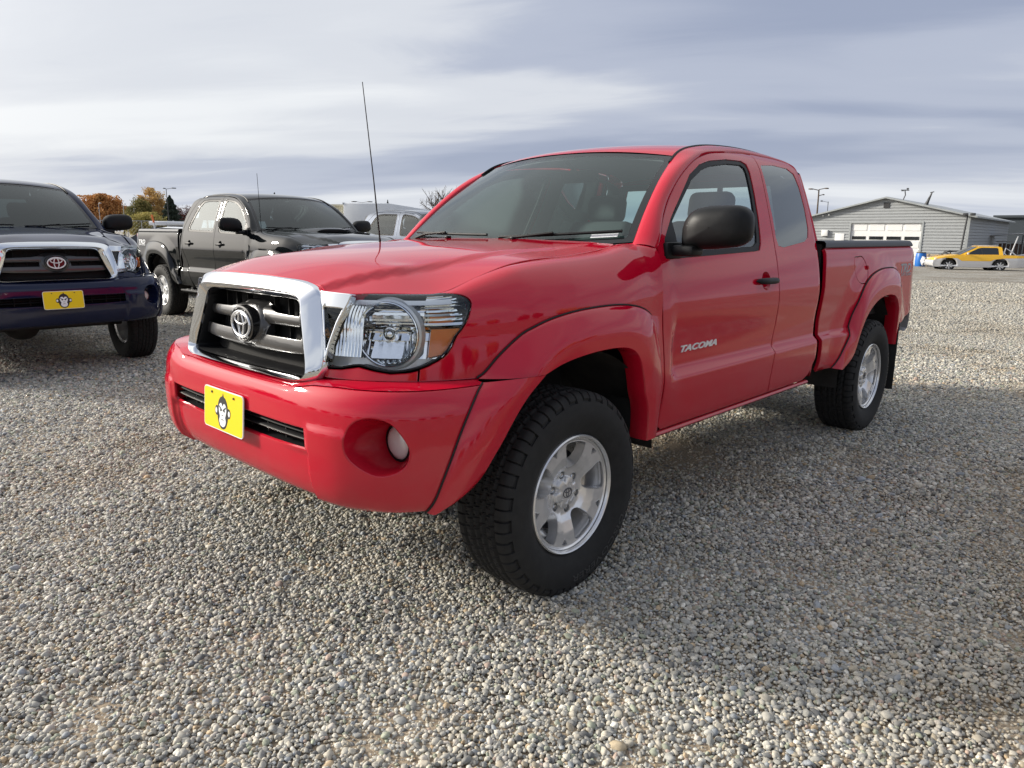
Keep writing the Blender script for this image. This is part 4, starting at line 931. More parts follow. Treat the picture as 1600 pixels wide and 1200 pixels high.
    cb = put('cab_back', panel('cab_back', S_bk, sec+[(-y, z) for y, z in sec[::-1]], 'red_paint', [rw], h=.08, hint=(-1, 0, 0)))
    put('back_lining', panel('back_lining', S_bk, [(y*.97, z) for y, z in sec]+[(-y*.97, z) for y, z in sec[::-1]], 'trim_grey', [rw], h=.2, off=-.03, bevel=0, flange=0, hint=(-1, 0, 0)))
    put('rear_window', panel('rear_window', S_bk, rw, 'side_glass', h=.2, off=-.004, bevel=0, flange=0, hint=(-1, 0, 0)), cb)
    for y in (-.18, .18): put('window_bar', MB().box((XR, y, (rw[0][1]+rw[1][1])/2), (.02, .028, rw[1][1]-rw[0][1]+.01)).mesh('window_bar', 'black_plastic'), cb)
    # ---- bed
    bx = XR-.045
    bd = put('bed_floor', MB().box(((bx-4.14)/2, 0, .80), (abs(bx+4.14), 1.5, .05)).box((bx-.02, 0, 1.04), (.04, 1.66, .48)).box(((bx-4.14)/2, .77, 1.03), (abs(bx+4.14), .03, .5)).box(((bx-4.14)/2, -.77, 1.03), (abs(bx+4.14), .03, .5)).mesh('bed_floor', 'underbody'))
    put('bed_cover', MB().box(((bx-4.08)/2, 0, 1.276), (abs(bx+4.08), 1.56, .03), .01).mesh('bed_cover', 'rail_grey')) if access else None
    put('tailgate', MB().box((-4.20, 0, 1.05), (.06, 1.46, .42), .015).mesh('tailgate', 'red_paint'))
    G = []
    for a in np.linspace(-1, 1, 41):
        y = .885*a; x = -4.25+.13*abs(a)**5; G.append([(x+.05, y, .83), (x-.01, y, .825), (x-.02, y, .80), (x-.02, y, .70), (x, y, .64), (x+.06, y, .62)])
    mb = MB().grid(G)
    put('rear_bumper', mb.mesh('rear_bumper', 'badge_silver', angle=50))
    # ---- interior
    G = []
    for y in np.linspace(-.74, .74, 25):
        h_ = .035*math.exp(-((y-.37)/.17)**2); G.append([(-.60-.0*abs(y), y, 1.235), (-.75, y, 1.235), (-.86, y, 1.225+h_), (-.95, y, 1.20+h_), (-1.0, y, 1.13+h_*.5), (-1.0, y, .95), (-.90, y, .75)])
    db = put('dashboard', MB().grid(G).mesh('dashboard', 'dash_plastic', angle=60))
    sw = MB(); cw = np.array([-1.155, .37, 1.135]); aw = np.array([-math.cos(.42), 0, math.sin(.42)]); b1 = np.array([0, 1., 0]); b2 = np.cross(aw, b1)
    sw.tube([cw+.19*(b1*math.cos(t)+b2*math.sin(t)) for t in np.linspace(0, 2*math.pi, 41)], .014, 8, False)
    for t in (0, math.pi, -math.pi/2, math.pi/2*1.0): sw.tube([cw-aw*.02, cw+.18*(b1*math.cos(t)+b2*math.sin(t))], [.03, .012], 6)
    sw.tube([cw-aw*.03, cw-aw*.22], .03, 8); sw.ball(cw-aw*.015, (.04, .06, .05))
    put('steering_wheel', sw.mesh('steering_wheel', 'dash_plastic', angle=60))
    put('cabin_mirror', MB().box((-1.13, 0, 1.625), (.04, .24, .065), .018, 3).tube([(-1.02, 0, 1.69), (-1.11, 0, 1.64)], .01).mesh('cabin_mirror', 'black_plastic'))
    put('cabin_floor', MB().box((-1.45, 0, .52), (1.75, 1.60, .05)).box((-.60, 0, .85), (.04, 1.50, .72)).box((-1.3, 0, .66), (1.2, .28, .25), .04).mesh('cabin_floor', 'dash_plastic'))
    put('rear_seat', MB().box((-2.20 if access else -2.40, 0, 1.02), (.14, 1.30, .60), .04, 2, (0, -.1, 0)).mesh('rear_seat', 'seat_cloth'))
    # ---- chassis
    ch = MB().box((-1.85, .42, .47), (4.6, .09, .13), .01).box((-1.85, -.42, .47), (4.6, .09, .13), .01)
    for x in (.45, -.7, -1.5, -2.4, -4.0): ch.box((x, 0, .47), (.10, .9, .10))
    ch.tube([(-3.246, -.70, .39), (-3.246, .70, .39)], .045, 12).ball((-3.246, 0, .39), (.17, .16, .15)).tube([(0, -.70, .38), (0, .70, .38)], .03, 10).ball((0, -.15, .40), (.15, .15, .13))
    ch.tube([(-.9, .1, .47), (-3.1, .02, .42)], .035, 10).box((-1.9, -.20, .45), (.9, .4, .18), .05).box((-.9, 0, .52), (.8, .35, .24), .06)
    ch.tube([(.15, .35, .50), (.05, .62, .42)], .03).tube([(.15, -.35, .50), (.05, -.62, .42)], .03).tube([(-.02, .60, .50), (-.02, .56, .95)], .05, 12).tube([(-.02, -.60, .50), (-.02, -.56, .95)], .05, 12)
    for s_ in (1, -1): ch.tube([(-2.65, s_*.50, .50), (-3.0, s_*.50, .36), (-3.246, s_*.50, .34), (-3.5, s_*.50, .38), (-3.85, s_*.50, .52)], .03, 6)
    put('chassis', ch.mesh('chassis', 'underbody'))
    eb = MB().box((.02, 0, .86), (.85, 1.00, .50)).box((.60, 0, .62), (.12, 1.0, .26)).box((.64, 0, .98), (.04, .76, .22)); put('engine_block', eb.mesh('engine_block', 'void_black'))
    put('skid_plate', MB().box((.40, 0, .50), (.4, .9, .02), 0, 2, (0, .12, 0)).mesh('skid_plate', 'underbody'))
    # antenna: passenger-side front fender
    put('antenna', MB().tube([(-.405, -.79, 1.24), (-.400, -.79, 1.30), (-.372, -.79, 1.6), (-.320, -.79, 2.08)], [.010, .0045, .0032, .0022], 6).mesh('antenna', 'black_plastic')) if access else put('antenna', MB().tube([(-.40, -.79, 1.24), (-.405, -.79, 1.30), (-.43, -.79, 1.98)], [.010, .004, .003], 6).mesh('antenna', 'black_plastic'))
    # badge text
    def lettering(name, body, S, u0, v0, height, width, mat, dep=.003, shear=.25, off=.001, sg=1, bold=.02, dirn=-1):
        V, F = text_verts(body, 1, .5, shear, 1, bold); sx = width/V[:, 0].max(); sy = height/V[:, 1].max()
        uv = np.stack([u0+dirn*V[:, 0]*sx, v0+V[:, 1]*sy], -1); N_ = snormal(S, uv, (0, 1, 0)); P = S(uv[:, 0], uv[:, 1])+N_*(off+(V[:, 2:3]+.5)*dep)
        if sg < 0: P = P*[1, -1, 1]
        mb = MB().add(P, F); return mb.mesh(name, mat, smooth=False)
    if access:
        put('door_badge', lettering('door_badge', 'TACOMA', S_cab, -.790, .820, .030, .325, 'badge_silver', .004, .3, .001, 1, .03))
        put('door_badge', lettering('door_badge', 'TACOMA', S_cab, -1.110, .820, .030, .325, 'badge_silver', .004, .3, .001, -1, .03, 1))
    for sg, d_, u1, u2 in ((1, -1, -3.815, -3.835), (-1, 1, -4.08, -4.09)):
        put('bed_decal', lettering('bed_decal', 'TRD', S_bed, u1, 1.070, .065, .25, 'print_grey', .0006, .3, .0005, sg, .03, d_))
        put('bed_decal', lettering('bed_decal', 'OFF ROAD', S_bed, u2, 1.045, .022, .25, 'print_grey', .0006, .1, .0005, sg, .02, d_))
    return out

# ---------------------------------------------------------------- wheel (axis along y, outer face towards +y, centre at origin)
def wheel_meshes():
    RT = .389; out = []
    prof = cr([(.100, .226), (.112, .238), (.128, .275), (.1335, .305), (.131, .335), (.125, .357), (.118, .372), (.104, .384), (.08, .3875), (.04, .389), (0, .389)], 4)
    prof = np.concatenate([prof, (prof[:-1]*[-1, 1])[::-1]]); n = 900; V = np.zeros((n, len(prof), 3))
    rng = np.random.RandomState(3); K = 58
    th = np.linspace(0, 2*np.pi, n, endpoint=False)
    for i, (y, r) in enumerate(prof):
        ay = abs(y); sgn = 1 if y >= 0 else -1; ph = (th*K/(2*np.pi)+(.5 if sgn < 0 else 0))
        d = np.zeros(n)
        if r > .352 and ay > .072:      # shoulder blocks wrap on to the sidewall
            long_ = (np.floor(ph) % 2) == 0
            g = ((ph % 1) < .15); d = np.where(g, .010, 0)
            if ay > .112: d = np.where(long_ | (r > .362), d, .006)
        elif r > .352:
            row = int((ay)//.024); ph2 = ph+.35*row+ (ay*18*(1 if row % 2 else -1)); g = (ph2 % 1) < .15; d = np.where(g, .009, 0); sipe = ((ph2*3) % 1) < .12; d = np.maximum(d, np.where(sipe, .003, 0))
        if r > .36 and any(abs(ay-e) < .0045 for e in (.0, .026, .0735)) and r > .37: d = np.maximum(d, .010)
        if .262 < r < .27 : d = d-.0015
        rr = r-d; yy = y-np.where(r < .372, d*sgn*.8, 0)
        V[:, i] = np.stack([rr*np.cos(th), yy+0*th, rr*np.sin(th)], -1)
    ty = MB().grid(V, closeu=True); out.append(('tyre', ty.mesh('tyre', 'rubber', angle=28)))
    # raised lettering round the sidewall
    Vt, F = text_verts('DISCOVERER', 1, .5, 0, 1, .01, 1.05); wtot = Vt[:, 0].max()
    mb = MB()
    for a_mid, body in ((-math.pi/2+.1, 0), ):
        ang = a_mid-.62+Vt[:, 0]/wtot*1.24; rad = .330-(-.0)-(.030-Vt[:, 1]/Vt[:, 1].max()*.030)
        # letters read with their tops towards the hub when at the bottom
        rad = .338-(Vt[:, 1]/Vt[:, 1].max())*.030
        rad = .309+(Vt[:, 1]/Vt[:, 1].max())*.028
        ang = -math.pi/2+.50+.58-Vt[:, 0]/wtot*1.16
        yv = np.interp(rad, [.28, .305, .335, .357], [.1290, .1335, .131, .125])+(Vt[:, 2]+.5)*.0025-.0005
        mb.add(np.stack([-rad*np.cos(ang+0)*1.0, yv, rad*np.sin(ang)], -1), F)
    out.append(('tyre_lettering', mb.mesh('tyre_lettering', 'rubber_mark', smooth=False)))
    # rim barrel and lips
    rp = [(.103, .214), (.112, .2175), (.1145, .2225), (.110, .2265), (.100, .227), (.098, .219), (.099, .212), (.092, .205), (.080, .200), (.05, .193), (-.03, .186), (-.085, .205), (-.095, .224), (-.10, .224), (-.09, .20), (-.03, .181), (.055, .187), (.075, .192)]
    out.append(('rim_barrel', MB().lathe(rp[:-4][::-1] if 0 else rp, 72, close=False).mesh('rim_barrel', 'alloy', angle=30)))
    def S_sp(u, v):
        u = np.asarray(u, float); v = np.asarray(v, float); r = np.hypot(u, v)
        y = .082+.012*sst(.19, .12, r)*0+np.interp(r, [0, .045, .085, .11, .15, .19, .215], [.060, .062, .066, .080, .092, .094, .098])
        y = y-.082
        return np.stack([u+0*v, y, v+0*u], -1)
    holes = []
    for k in range(5):
        a = math.pi/2+math.radians(8)+k*2*math.pi/5
        pl = [(.098, -.17), (.105, -.23), (.14, -.295), (.185, -.305), (.197, -.27), (.198, 0), (.197, .27), (.185, .305), (.14, .295), (.105, .23), (.098, .17), (.092, 0)]
        P = cr([(r*math.cos(a+t), r*math.sin(a+t)) for r, t in pl], 3, True); holes.append([tuple(p) for p in P])
        b = a+math.pi/5
        holes.append([(r*math.cos(b+t), r*math.sin(b+t)) for r, t in ((.176, 0), (.197, -.075), (.199, 0), (.197, .075))])
    for k in range(6): a = k*math.pi/3+.3; holes.append(CIRC((.0695*math.cos(a), .0695*math.sin(a)), .0155, 14))
    out.append(('rim_spokes', panel('rim_spokes', S_sp, CIRC((0, 0), .206, 72), 'alloy', holes, h=.011, bevel=.0022, flange=.012, hflange=.042, hint=(0, 1, 0))))
    for k in range(6):
        a = k*math.pi/3+.3; out.append(('lug_nut', MB().lathe([(.030, .0105), (.058, .0105), (.062, .008), (.063, .0005)], 6, 'y', (.0695*math.cos(a), 0, .0695*math.sin(a))).mesh('lug_nut', 'chrome', angle=25)))
    G = []
    for rr, yy in ((1.0, .060), (1.0, .070), (.94, .0765), (.72, .080), (.66, .0800), (.64, .0785), (.05, .0790)):
        G.append([(rr*(.062-.017*max(0, math.cos(6*(t-.3)))**1.3)*math.cos(t), yy, rr*(.062-.017*max(0, math.cos(6*(t-.3)))**1.3)*math.sin(t)) for t in np.linspace(0, 2*math.pi, 72, endpoint=False)])
    out.append(('center_cap', MB().grid(G, closev=True).mesh('center_cap', 'alloy', angle=40)))
    mb = MB()
    def ell(cx, cz, a, b): return [(cx+a*math.cos(t), .0798, cz+b*math.sin(t)) for t in np.linspace(0, 2*math.pi, 25)]
    mb.tube(ell(0, 0, .024, .018), .0016, 5, False).tube(ell(0, -.0, .0065, .017), .0013, 5, False).tube(ell(0, .008, .016, .0075), .0013, 5, False); out.append(('cap_emblem', mb.mesh('cap_emblem', 'alloy_dark')))
    out.append(('brake_disc', MB().lathe([(-.02, .02), (-.005, .15), (.01, .155), (.012, .10), (.03, .09), (.03, .01)], 40).mesh('brake_disc', 'alloy_dark')))
    return out

def make_truck(name, label, group, kind, paintm, loc, rz, wheels_from=None, mats=None, steer=0.0, decal=True, thing_kw=None):
    if kind not in CACHE: CACHE[kind] = truck_meshes(kind)
    if 'wheel' not in CACHE: CACHE['wheel'] = wheel_meshes()
    root = things(name, label, 'pickup truck', loc, rz, group)
    def inst(nm, me, par, swap=True):
        o = link(nm, me, par); m0 = me.materials[0].name
        m1 = paintm if m0 in ('red_paint', 'black_paint') else (mats or {}).get(m0, m0)
        if m1 != m0: o.material_slots[0].link = 'OBJECT'; o.material_slots[0].material = MATS[m1]
        return o
    objs = []
    skip = (mats or {}).get('skip', ())
    for nm, me, par in CACHE[kind]:
        if nm in skip or (par is not None and objs[par] is None): objs.append(None); continue
        objs.append(inst(nm, me, root if par is None else objs[par]))
    for wx in (0, -3.246):
        for s in (1, -1):
            first = CACHE['wheel'][0]; w = link('wheel', CACHE['wheel'][2][1], root, (wx, s*.8025, .383), (0, 0, (0 if s > 0 else math.pi)+(steer if wx == 0 else 0)))
            w.rotation_mode = 'XYZ'
            spin = (.0 if wx == 0 else .9)
            w.rotation_euler = Euler((0, spin, 0)).to_matrix().to_4x4().to_euler() if False else w.rotation_euler
            M = Matrix.Rotation((0 if s > 0 else math.pi)+(steer if wx == 0 else 0), 4, 'Z') @ Matrix.Rotation(spin, 4, 'Y')
            w.rotation_euler = M.to_euler()
            for nm, me in CACHE['wheel']:
                if nm == 'rim_barrel': continue
                inst(nm, me, w)
    return root
# ================================================================= the place
def gz(x, y):
    x = np.asarray(x, float); y = np.asarray(y, float)
    return .045*sst(-1.6, -4.4, y) - np.minimum(.0122*np.maximum(0, -x-5.0), .56)
# ---------------------------------------------------------------- gravel materials
def gravel_ground():
    m, N, L = new_mat('gravel_ground')
    o = N.new('ShaderNodeOutputMaterial'); b = N.new('ShaderNodeBsdfPrincipled'); L.new(b.outputs[0], o.inputs[0]); setin(b, Roughness=.95, Specular_IOR_Level=.2)
    t = N.new('ShaderNodeTexCoord')
    def vor(sc):
        v = N.new('ShaderNodeTexVoronoi'); setin(v, Scale=sc, Randomness=1.0); L.new(t.outputs['Object'], v.inputs['Vector']); return v
    def ramp(fac, stops):
        r = N.new('ShaderNodeValToRGB'); e = r.color_ramp.elements
        while len(e) < len(stops): e.new(.5)
        for i, (p, c) in enumerate(stops): e[i].position = p; e[i].color = (*c, 1)
        L.new(fac, r.inputs[0]); return r.outputs[0]
    v1 = vor(48.0)
    sp = N.new('ShaderNodeSeparateColor'); L.new(v1.outputs['Color'], sp.inputs[0])
    stones = ramp(sp.outputs[0], [(0, (.18, .175, .165)), (.2, (.32, .31, .285)), (.42, (.41, .395, .35)), (.62, (.50, .47, .40)), (.8, (.38, .385, .375)), (.92, (.58, .555, .49)), (1, (.70, .68, .62))])
    gap = ramp(v1.outputs['Distance'], [(.0, (1, 1, 1)), (.45, (.85, .85, .85)), (.75, (.42, .39, .36)), (1, (.28, .25, .22))])
    mx = N.new('ShaderNodeMix'); mx.data_type = 'RGBA'; mx.blend_type = 'MULTIPLY'; mx.inputs[0].default_value = .8; L.new(stones, mx.inputs[6]); L.new(gap, mx.inputs[7])
    # broad patches where fines and soil show
    n = N.new('ShaderNodeTexNoise'); setin(n, Scale=.55, Detail=5.0, Roughness=.62); L.new(t.outputs['Object'], n.inputs[0])
    pr_ = ramp(n.outputs[0], [(.42, (1, 1, 1)), (.62, (.66, .60, .53)), (.75, (.50, .43, .36))])
    m2 = N.new('ShaderNodeMix'); m2.data_type = 'RGBA'; m2.blend_type = 'MULTIPLY'; m2.inputs[0].default_value = .75; L.new(mx.outputs[2], m2.inputs[6]); L.new(pr_, m2.inputs[7])
    n5 = N.new('ShaderNodeTexNoise'); setin(n5, Scale=11.0, Detail=9.0, Roughness=.8); L.new(t.outputs['Object'], n5.inputs[0])
    mt_ = ramp(n5.outputs[0], [(.36, (.66, .65, .62)), (.5, (1, 1, 1)), (.66, (1.0, 1.0, 1.0))])
    m3 = N.new('ShaderNodeMix'); m3.data_type = 'RGBA'; m3.blend_type = 'MULTIPLY'; m3.inputs[0].default_value = .9; L.new(m2.outputs[2], m3.inputs[6]); L.new(mt_, m3.inputs[7])
    L.new(m3.outputs[2], b.inputs['Base Color'])
    bp = N.new('ShaderNodeBump'); bp.invert = True; setin(bp, Strength=1.0, Distance=.012); L.new(v1.outputs['Distance'], bp.inputs['Height']); L.new(bp.outputs[0], b.inputs['Normal'])
gravel_ground()
def soil_mat():
    m, N, L = new_mat('soil'); o = N.new('ShaderNodeOutputMaterial'); b = N.new('ShaderNodeBsdfPrincipled'); L.new(b.outputs[0], o.inputs[0]); setin(b, Roughness=.95)
    t = N.new('ShaderNodeTexCoord'); n = N.new('ShaderNodeTexNoise'); setin(n, Scale=90.0, Detail=6.0, Roughness=.7); L.new(t.outputs['Object'], n.inputs[0])
    r = N.new('ShaderNodeValToRGB'); r.color_ramp.elements[0].position = .35; r.color_ramp.elements[0].color = (.14, .11, .078, 1); r.color_ramp.elements[1].position = .68; r.color_ramp.elements[1].color = (.42, .34, .24, 1)
    L.new(n.outputs[0], r.inputs[0]); L.new(r.outputs[0], b.inputs['Base Color'])
    bp = N.new('ShaderNodeBump'); setin(bp, Strength=.8, Distance=.004); L.new(n.outputs[0], bp.inputs['Height']); L.new(bp.outputs[0], b.inputs['Normal'])
soil_mat()
def pebble_mat():
    m, N, L = new_mat('pebble_stone'); o = N.new('ShaderNodeOutputMaterial'); b = N.new('ShaderNodeBsdfPrincipled'); L.new(b.outputs[0], o.inputs[0]); setin(b, Roughness=.72, Specular_IOR_Level=.35)
    a = N.new('ShaderNodeAttribute'); a.attribute_type = 'INSTANCER'; a.attribute_name = 'pcol'
    t = N.new('ShaderNodeTexCoord'); n = N.new('ShaderNodeTexNoise'); setin(n, Scale=1.6, Detail=5.0, Roughness=.7); L.new(t.outputs['Object'], n.inputs[0])
    mr = N.new('ShaderNodeMapRange'); setin(mr, From_Min=.25, From_Max=.75, To_Min=.68, To_Max=1.28); L.new(n.outputs[0], mr.inputs[0])
    mx = N.new('ShaderNodeVectorMath'); mx.operation = 'SCALE'; L.new(a.outputs['Color'], mx.inputs[0]); L.new(mr.outputs[0], mx.inputs['Scale']); L.new(mx.outputs[0], b.inputs['Base Color'])
pebble_mat()
# ---------------------------------------------------------------- ground sheet out to the horizon
def ground_sheet():
    def axis(lo, hi):
        a = list(np.arange(-14, 8.01, .5)); v = 14
        while v < 900: v *= 1.25; a = [-v]+a
        v = 8
        while v < 900: v *= 1.3; a.append(v)
        return np.array(a)
    X = axis(0, 0); Y = axis(0, 0); G = np.zeros((len(X), len(Y), 3)); xx, yy = np.meshgrid(X, Y, indexing='ij')
    G[..., 0] = xx; G[..., 1] = yy; G[..., 2] = gz(xx, yy)-.006
    me = MB().grid(G).mesh('ground', 'gravel_ground', angle=80); me.shade_smooth(); return link('ground', me)
tag(ground_sheet(), kind='structure')
def soil_sheet():
    X = np.linspace(-8, 4, 97); Y = np.linspace(-5, 6, 89); xx, yy = np.meshgrid(X, Y, indexing='ij'); ed = np.minimum(np.minimum(xx+8, 4-xx), np.minimum(yy+5, 6-yy))
    zz = gz(xx, yy)-.002-.012*(1-sst(0, .6, ed)); me = MB().grid(np.stack([xx, yy, zz], -1)).mesh('soil', 'soil', angle=80); return link('soil', me)
tag(soil_sheet(), kind='structure')
rng = np.random.RandomState(11)
def vnoise(x, y, s, seed):
    r = np.random.RandomState(seed); T = r.rand(64, 64); x = x*s+100.3; y = y*s+71.7; xi = np.floor(x).astype(int); yi = np.floor(y).astype(int); fx = x-xi; fy = y-yi; fx = fx*fx*(3-2*fx); fy = fy*fy*(3-2*fy)
    g = lambda a, b: T[a % 64, b % 64]
    return (g(xi, yi)*(1-fx)+g(xi+1, yi)*fx)*(1-fy)+(g(xi, yi+1)*(1-fx)+g(xi+1, yi+1)*fx)*fy
def patch(x, y):
    v = .5*vnoise(x, y, .8, 1)+.3*vnoise(x, y, 2.1, 2)+.2*vnoise(x, y, 5.3, 3)
    d = np.exp(-(((x+.45)/.95)**4+((y-2.45)/.40)**2))+.25*np.exp(-(((x+2.2)/.9)**2+((y-1.95)/.35)**2))       # bare patch to the right of the camera
    return v+.38*d
def scatter(d0, d1, sp, smean, seed):
    r = np.random.RandomState(seed)
    fx, fy = _f[0], _f[1]; nrm = math.hypot(fx, fy); F = np.array([fx, fy])/nrm; Rr = np.array([_r[0], _r[1]])
    nd = int((d1-d0)/(sp*.866)); rows = []
    dd = d0+np.arange(nd)*sp*.866; W = .80*d1+1.1; ll = np.arange(-W, W, sp)
    A, Bq = np.meshgrid(dd, ll, indexing='ij'); Bq = Bq+(np.arange(nd)[:, None] % 2)*sp*.5
    A = A.ravel(); Bq = Bq.ravel(); k = np.abs(Bq) < .80*A+1.0; A = A[k]; Bq = Bq[k]
    A = A+r.uniform(-.5, .5, len(A))*sp; Bq = Bq+r.uniform(-.5, .5, len(A))*sp
    P = CAMP[:2]+A[:, None]*F+Bq[:, None]*Rr
    return P, r, smean
def pebbles():
    Ps = []; Ss = []
    for d0, d1, sp, sm, seed in ((.15, 3.2, .0118, .0138, 1), (3.2, 6.0, .0150, .0165, 2), (6.0, 11.0, .0215, .0215, 3), (11.0, 17.0, .034, .031, 4), (17.0, 26.0, .060, .046, 6)):
        P, r, _ = scatter(d0, d1, sp, sm, seed)
        s = sm*np.exp(r.normal(-.04, .30, len(P))); s = np.clip(s, sm*.45, sm*2.4)
        big = r.rand(len(P)) < .0012; s[big] *= r.uniform(1.3, 2.0, big.sum())
        Ps.append(P); Ss.append(s)
    P = np.concatenate(Ps); s = np.concatenate(Ss); r = np.random.RandomState(5)
    # a few stones one remembers
    xs = np.array([(0.582, 1.540, 0.000)[:2], (0.653, -1.523, 0.000)[:2], (0.345, 0.866, 0.000)[:2]]); P = np.concatenate([P, xs]); s = np.concatenate([s, [.048, .040, .026]])
    n = len(P); pt = patch(P[:, 0], P[:, 1])
    keep = r.rand(n) > np.clip((pt-.66)*3.2, 0, .80); keep[-3:] = True
    s = s*np.where(pt > .62, .82, 1)
    P = P[keep]; s = s[keep]; pt = pt[keep]; n = len(P)
    z = gz(P[:, 0], P[:, 1])+s*.16+r.uniform(-.003, .004, n)+(vnoise(P[:, 0], P[:, 1], 3.0, 9)-.5)*.012+(vnoise(P[:, 0], P[:, 1], 9.0, 10)-.5)*.008-np.clip((pt-.6)*.03, 0, .012)
    V = np.stack([P[:, 0], P[:, 1], z], -1).astype(np.float32)
    # keep stones from standing inside the tyres
    me = bpy.data.meshes.new('gravel'); me.vertices.add(n); me.vertices.foreach_set('co', V.ravel())
    rot = np.stack([r.normal(0, .38, n), r.normal(0, .38, n), r.uniform(0, 6.283, n)], -1).astype(np.float32)
    sc = np.stack([s*r.uniform(.85, 1.25, n), s*r.uniform(.70, 1.0, n), s*r.uniform(.48, .80, n)], -1).astype(np.float32)
    pal = np.array([(.33, .325, .295), (.42, .405, .355), (.50, .465, .385), (.26, .26, .245), (.15, .152, .15), (.62, .60, .53), (.38, .335, .255), (.29, .31, .325), (.44, .34, .22), (.32, .34, .265), (.52, .485, .43), (.40, .31, .255)])
    w = np.array([.16, .18, .17, .12, .055, .085, .07, .05, .022, .05, .06, .018]); w /= w.sum()
    c = pal[r.choice(len(pal), n, p=w)]*r.uniform(.82, 1.2, (n, 1)); tint = np.clip((pt-.45)*1.6, 0, .55)[:, None]; c = c*(1-tint)+c*np.array((.80, .68, .54))*tint
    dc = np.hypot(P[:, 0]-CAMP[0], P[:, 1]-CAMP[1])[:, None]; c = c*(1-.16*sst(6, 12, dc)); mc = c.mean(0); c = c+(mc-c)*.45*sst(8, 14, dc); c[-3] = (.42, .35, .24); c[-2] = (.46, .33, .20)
    for nm, ty, arr in (('prot', 'FLOAT_VECTOR', rot), ('pscale', 'FLOAT_VECTOR', sc)):
        at = me.attributes.new(nm, ty, 'POINT'); at.data.foreach_set('vector', arr.ravel())
    at = me.attributes.new('pcol', 'FLOAT_COLOR', 'POINT'); at.data.foreach_set('color', np.concatenate([c, np.ones((n, 1))], 1).astype(np.float32).ravel())
    at = me.attributes.new('pidx', 'INT', 'POINT'); at.data.foreach_set('value', r.randint(0, 6, n).astype(np.int32))
    me.materials.append(MATS['pebble_stone'])
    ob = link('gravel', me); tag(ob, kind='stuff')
    g = bpy.data.node_groups.new('gravel_scatter', 'GeometryNodeTree'); g.interface.new_socket('Geometry', in_out='INPUT', socket_type='NodeSocketGeometry'); g.interface.new_socket('Geometry', in_out='OUTPUT', socket_type='NodeSocketGeometry')
    gi = g.nodes.new('NodeGroupInput'); go = g.nodes.new('NodeGroupOutput'); ip = g.nodes.new('GeometryNodeInstanceOnPoints'); jn = g.nodes.new('GeometryNodeJoinGeometry')
    for k in range(6):
        ico = g.nodes.new('GeometryNodeMeshIcoSphere'); ico.inputs['Radius'].default_value = .5; ico.inputs['Subdivisions'].default_value = 3 if k < 0 else 2
        sp_ = g.nodes.new('GeometryNodeSetPosition'); nz = g.nodes.new('ShaderNodeTexNoise'); nz.inputs['Scale'].default_value = 1.9; nz.inputs['Detail'].default_value = 1.5
        ps = g.nodes.new('GeometryNodeInputPosition'); ad = g.nodes.new('ShaderNodeVectorMath'); ad.inputs[1].default_value = (3.1*k, 1.7*k, 5.3*k); g.links.new(ps.outputs[0], ad.inputs[0]); g.links.new(ad.outputs[0], nz.inputs['Vector'])
        sb_ = g.nodes.new('ShaderNodeVectorMath'); sb_.operation = 'SUBTRACT'; sb_.inputs[1].default_value = (.5, .5, .5); g.links.new(nz.outputs['Color'], sb_.inputs[0])
        ml = g.nodes.new('ShaderNodeVectorMath'); ml.operation = 'SCALE'; ml.inputs['Scale'].default_value = .55; g.links.new(sb_.outputs[0], ml.inputs[0])
        g.links.new(ico.outputs[0], sp_.inputs['Geometry']); g.links.new(ml.outputs[0], sp_.inputs['Offset'])
        sm = g.nodes.new('GeometryNodeSetShadeSmooth'); g.links.new(sp_.outputs[0], sm.inputs[0])
        mt = g.nodes.new('GeometryNodeSetMaterial'); mt.inputs['Material'].default_value = MATS['pebble_stone']; g.links.new(sm.outputs[0], mt.inputs[0])
        gt = g.nodes.new('GeometryNodeGeometryToInstance'); g.links.new(mt.outputs[0], gt.inputs[0]); g.links.new(gt.outputs[0], jn.inputs[0])
    g.links.new(gi.outputs[0], ip.inputs['Points']); g.links.new(jn.outputs[0], ip.inputs['Instance']); ip.inputs['Pick Instance'].default_value = True
    def na(nm, dt):
        a = g.nodes.new('GeometryNodeInputNamedAttribute'); a.data_type = dt; a.inputs['Name'].default_value = nm; return a.outputs[0]
    g.links.new(na('pidx', 'INT'), ip.inputs['Instance Index']); g.links.new(na('prot', 'FLOAT_VECTOR'), ip.inputs['Rotation']); g.links.new(na('pscale', 'FLOAT_VECTOR'), ip.inputs['Scale'])
    g.links.new(ip.outputs[0], go.inputs[0]); md = ob.modifiers.new('scatter', 'NODES'); md.node_group = g
    return n
NPEB = pebbles(); print('pebbles', NPEB)

# ---------------------------------------------------------------- trucks
truck = make_truck('pickup_truck', 'shiny red extended cab pickup truck with a yellow front plate, nearest the camera', 'pickup trucks parked on the gravel', 'access', 'red_paint', (0, 0, 0), 0)
gzf = lambda x, y: float(gz(x, y))
blue = make_truck('pickup_truck', 'dark navy blue pickup truck seen head on with a yellow plate between dark grille bars', 'pickup trucks parked on the gravel', 'access', 'blue_paint', (.171, -5.386, .045), 1.5605, mats={'chrome_satin': 'badge_silver', 'windshield_glass': 'dark_windshield', 'side_glass': 'dark_windshield', 'skip': ('antenna', 'bed_cover', 'sticker')})
black = make_truck('pickup_truck', 'black double cab pickup truck with a hood scoop and white lettering on the bed', 'pickup trucks parked on the gravel', 'double', 'black_paint', (-3.311, -5.768, .045), 1.595, mats={'print_grey': 'print_white', 'windshield_glass': 'dark_windshield', 'alloy': 'badge_silver', 'skip': ('license_plate',)})
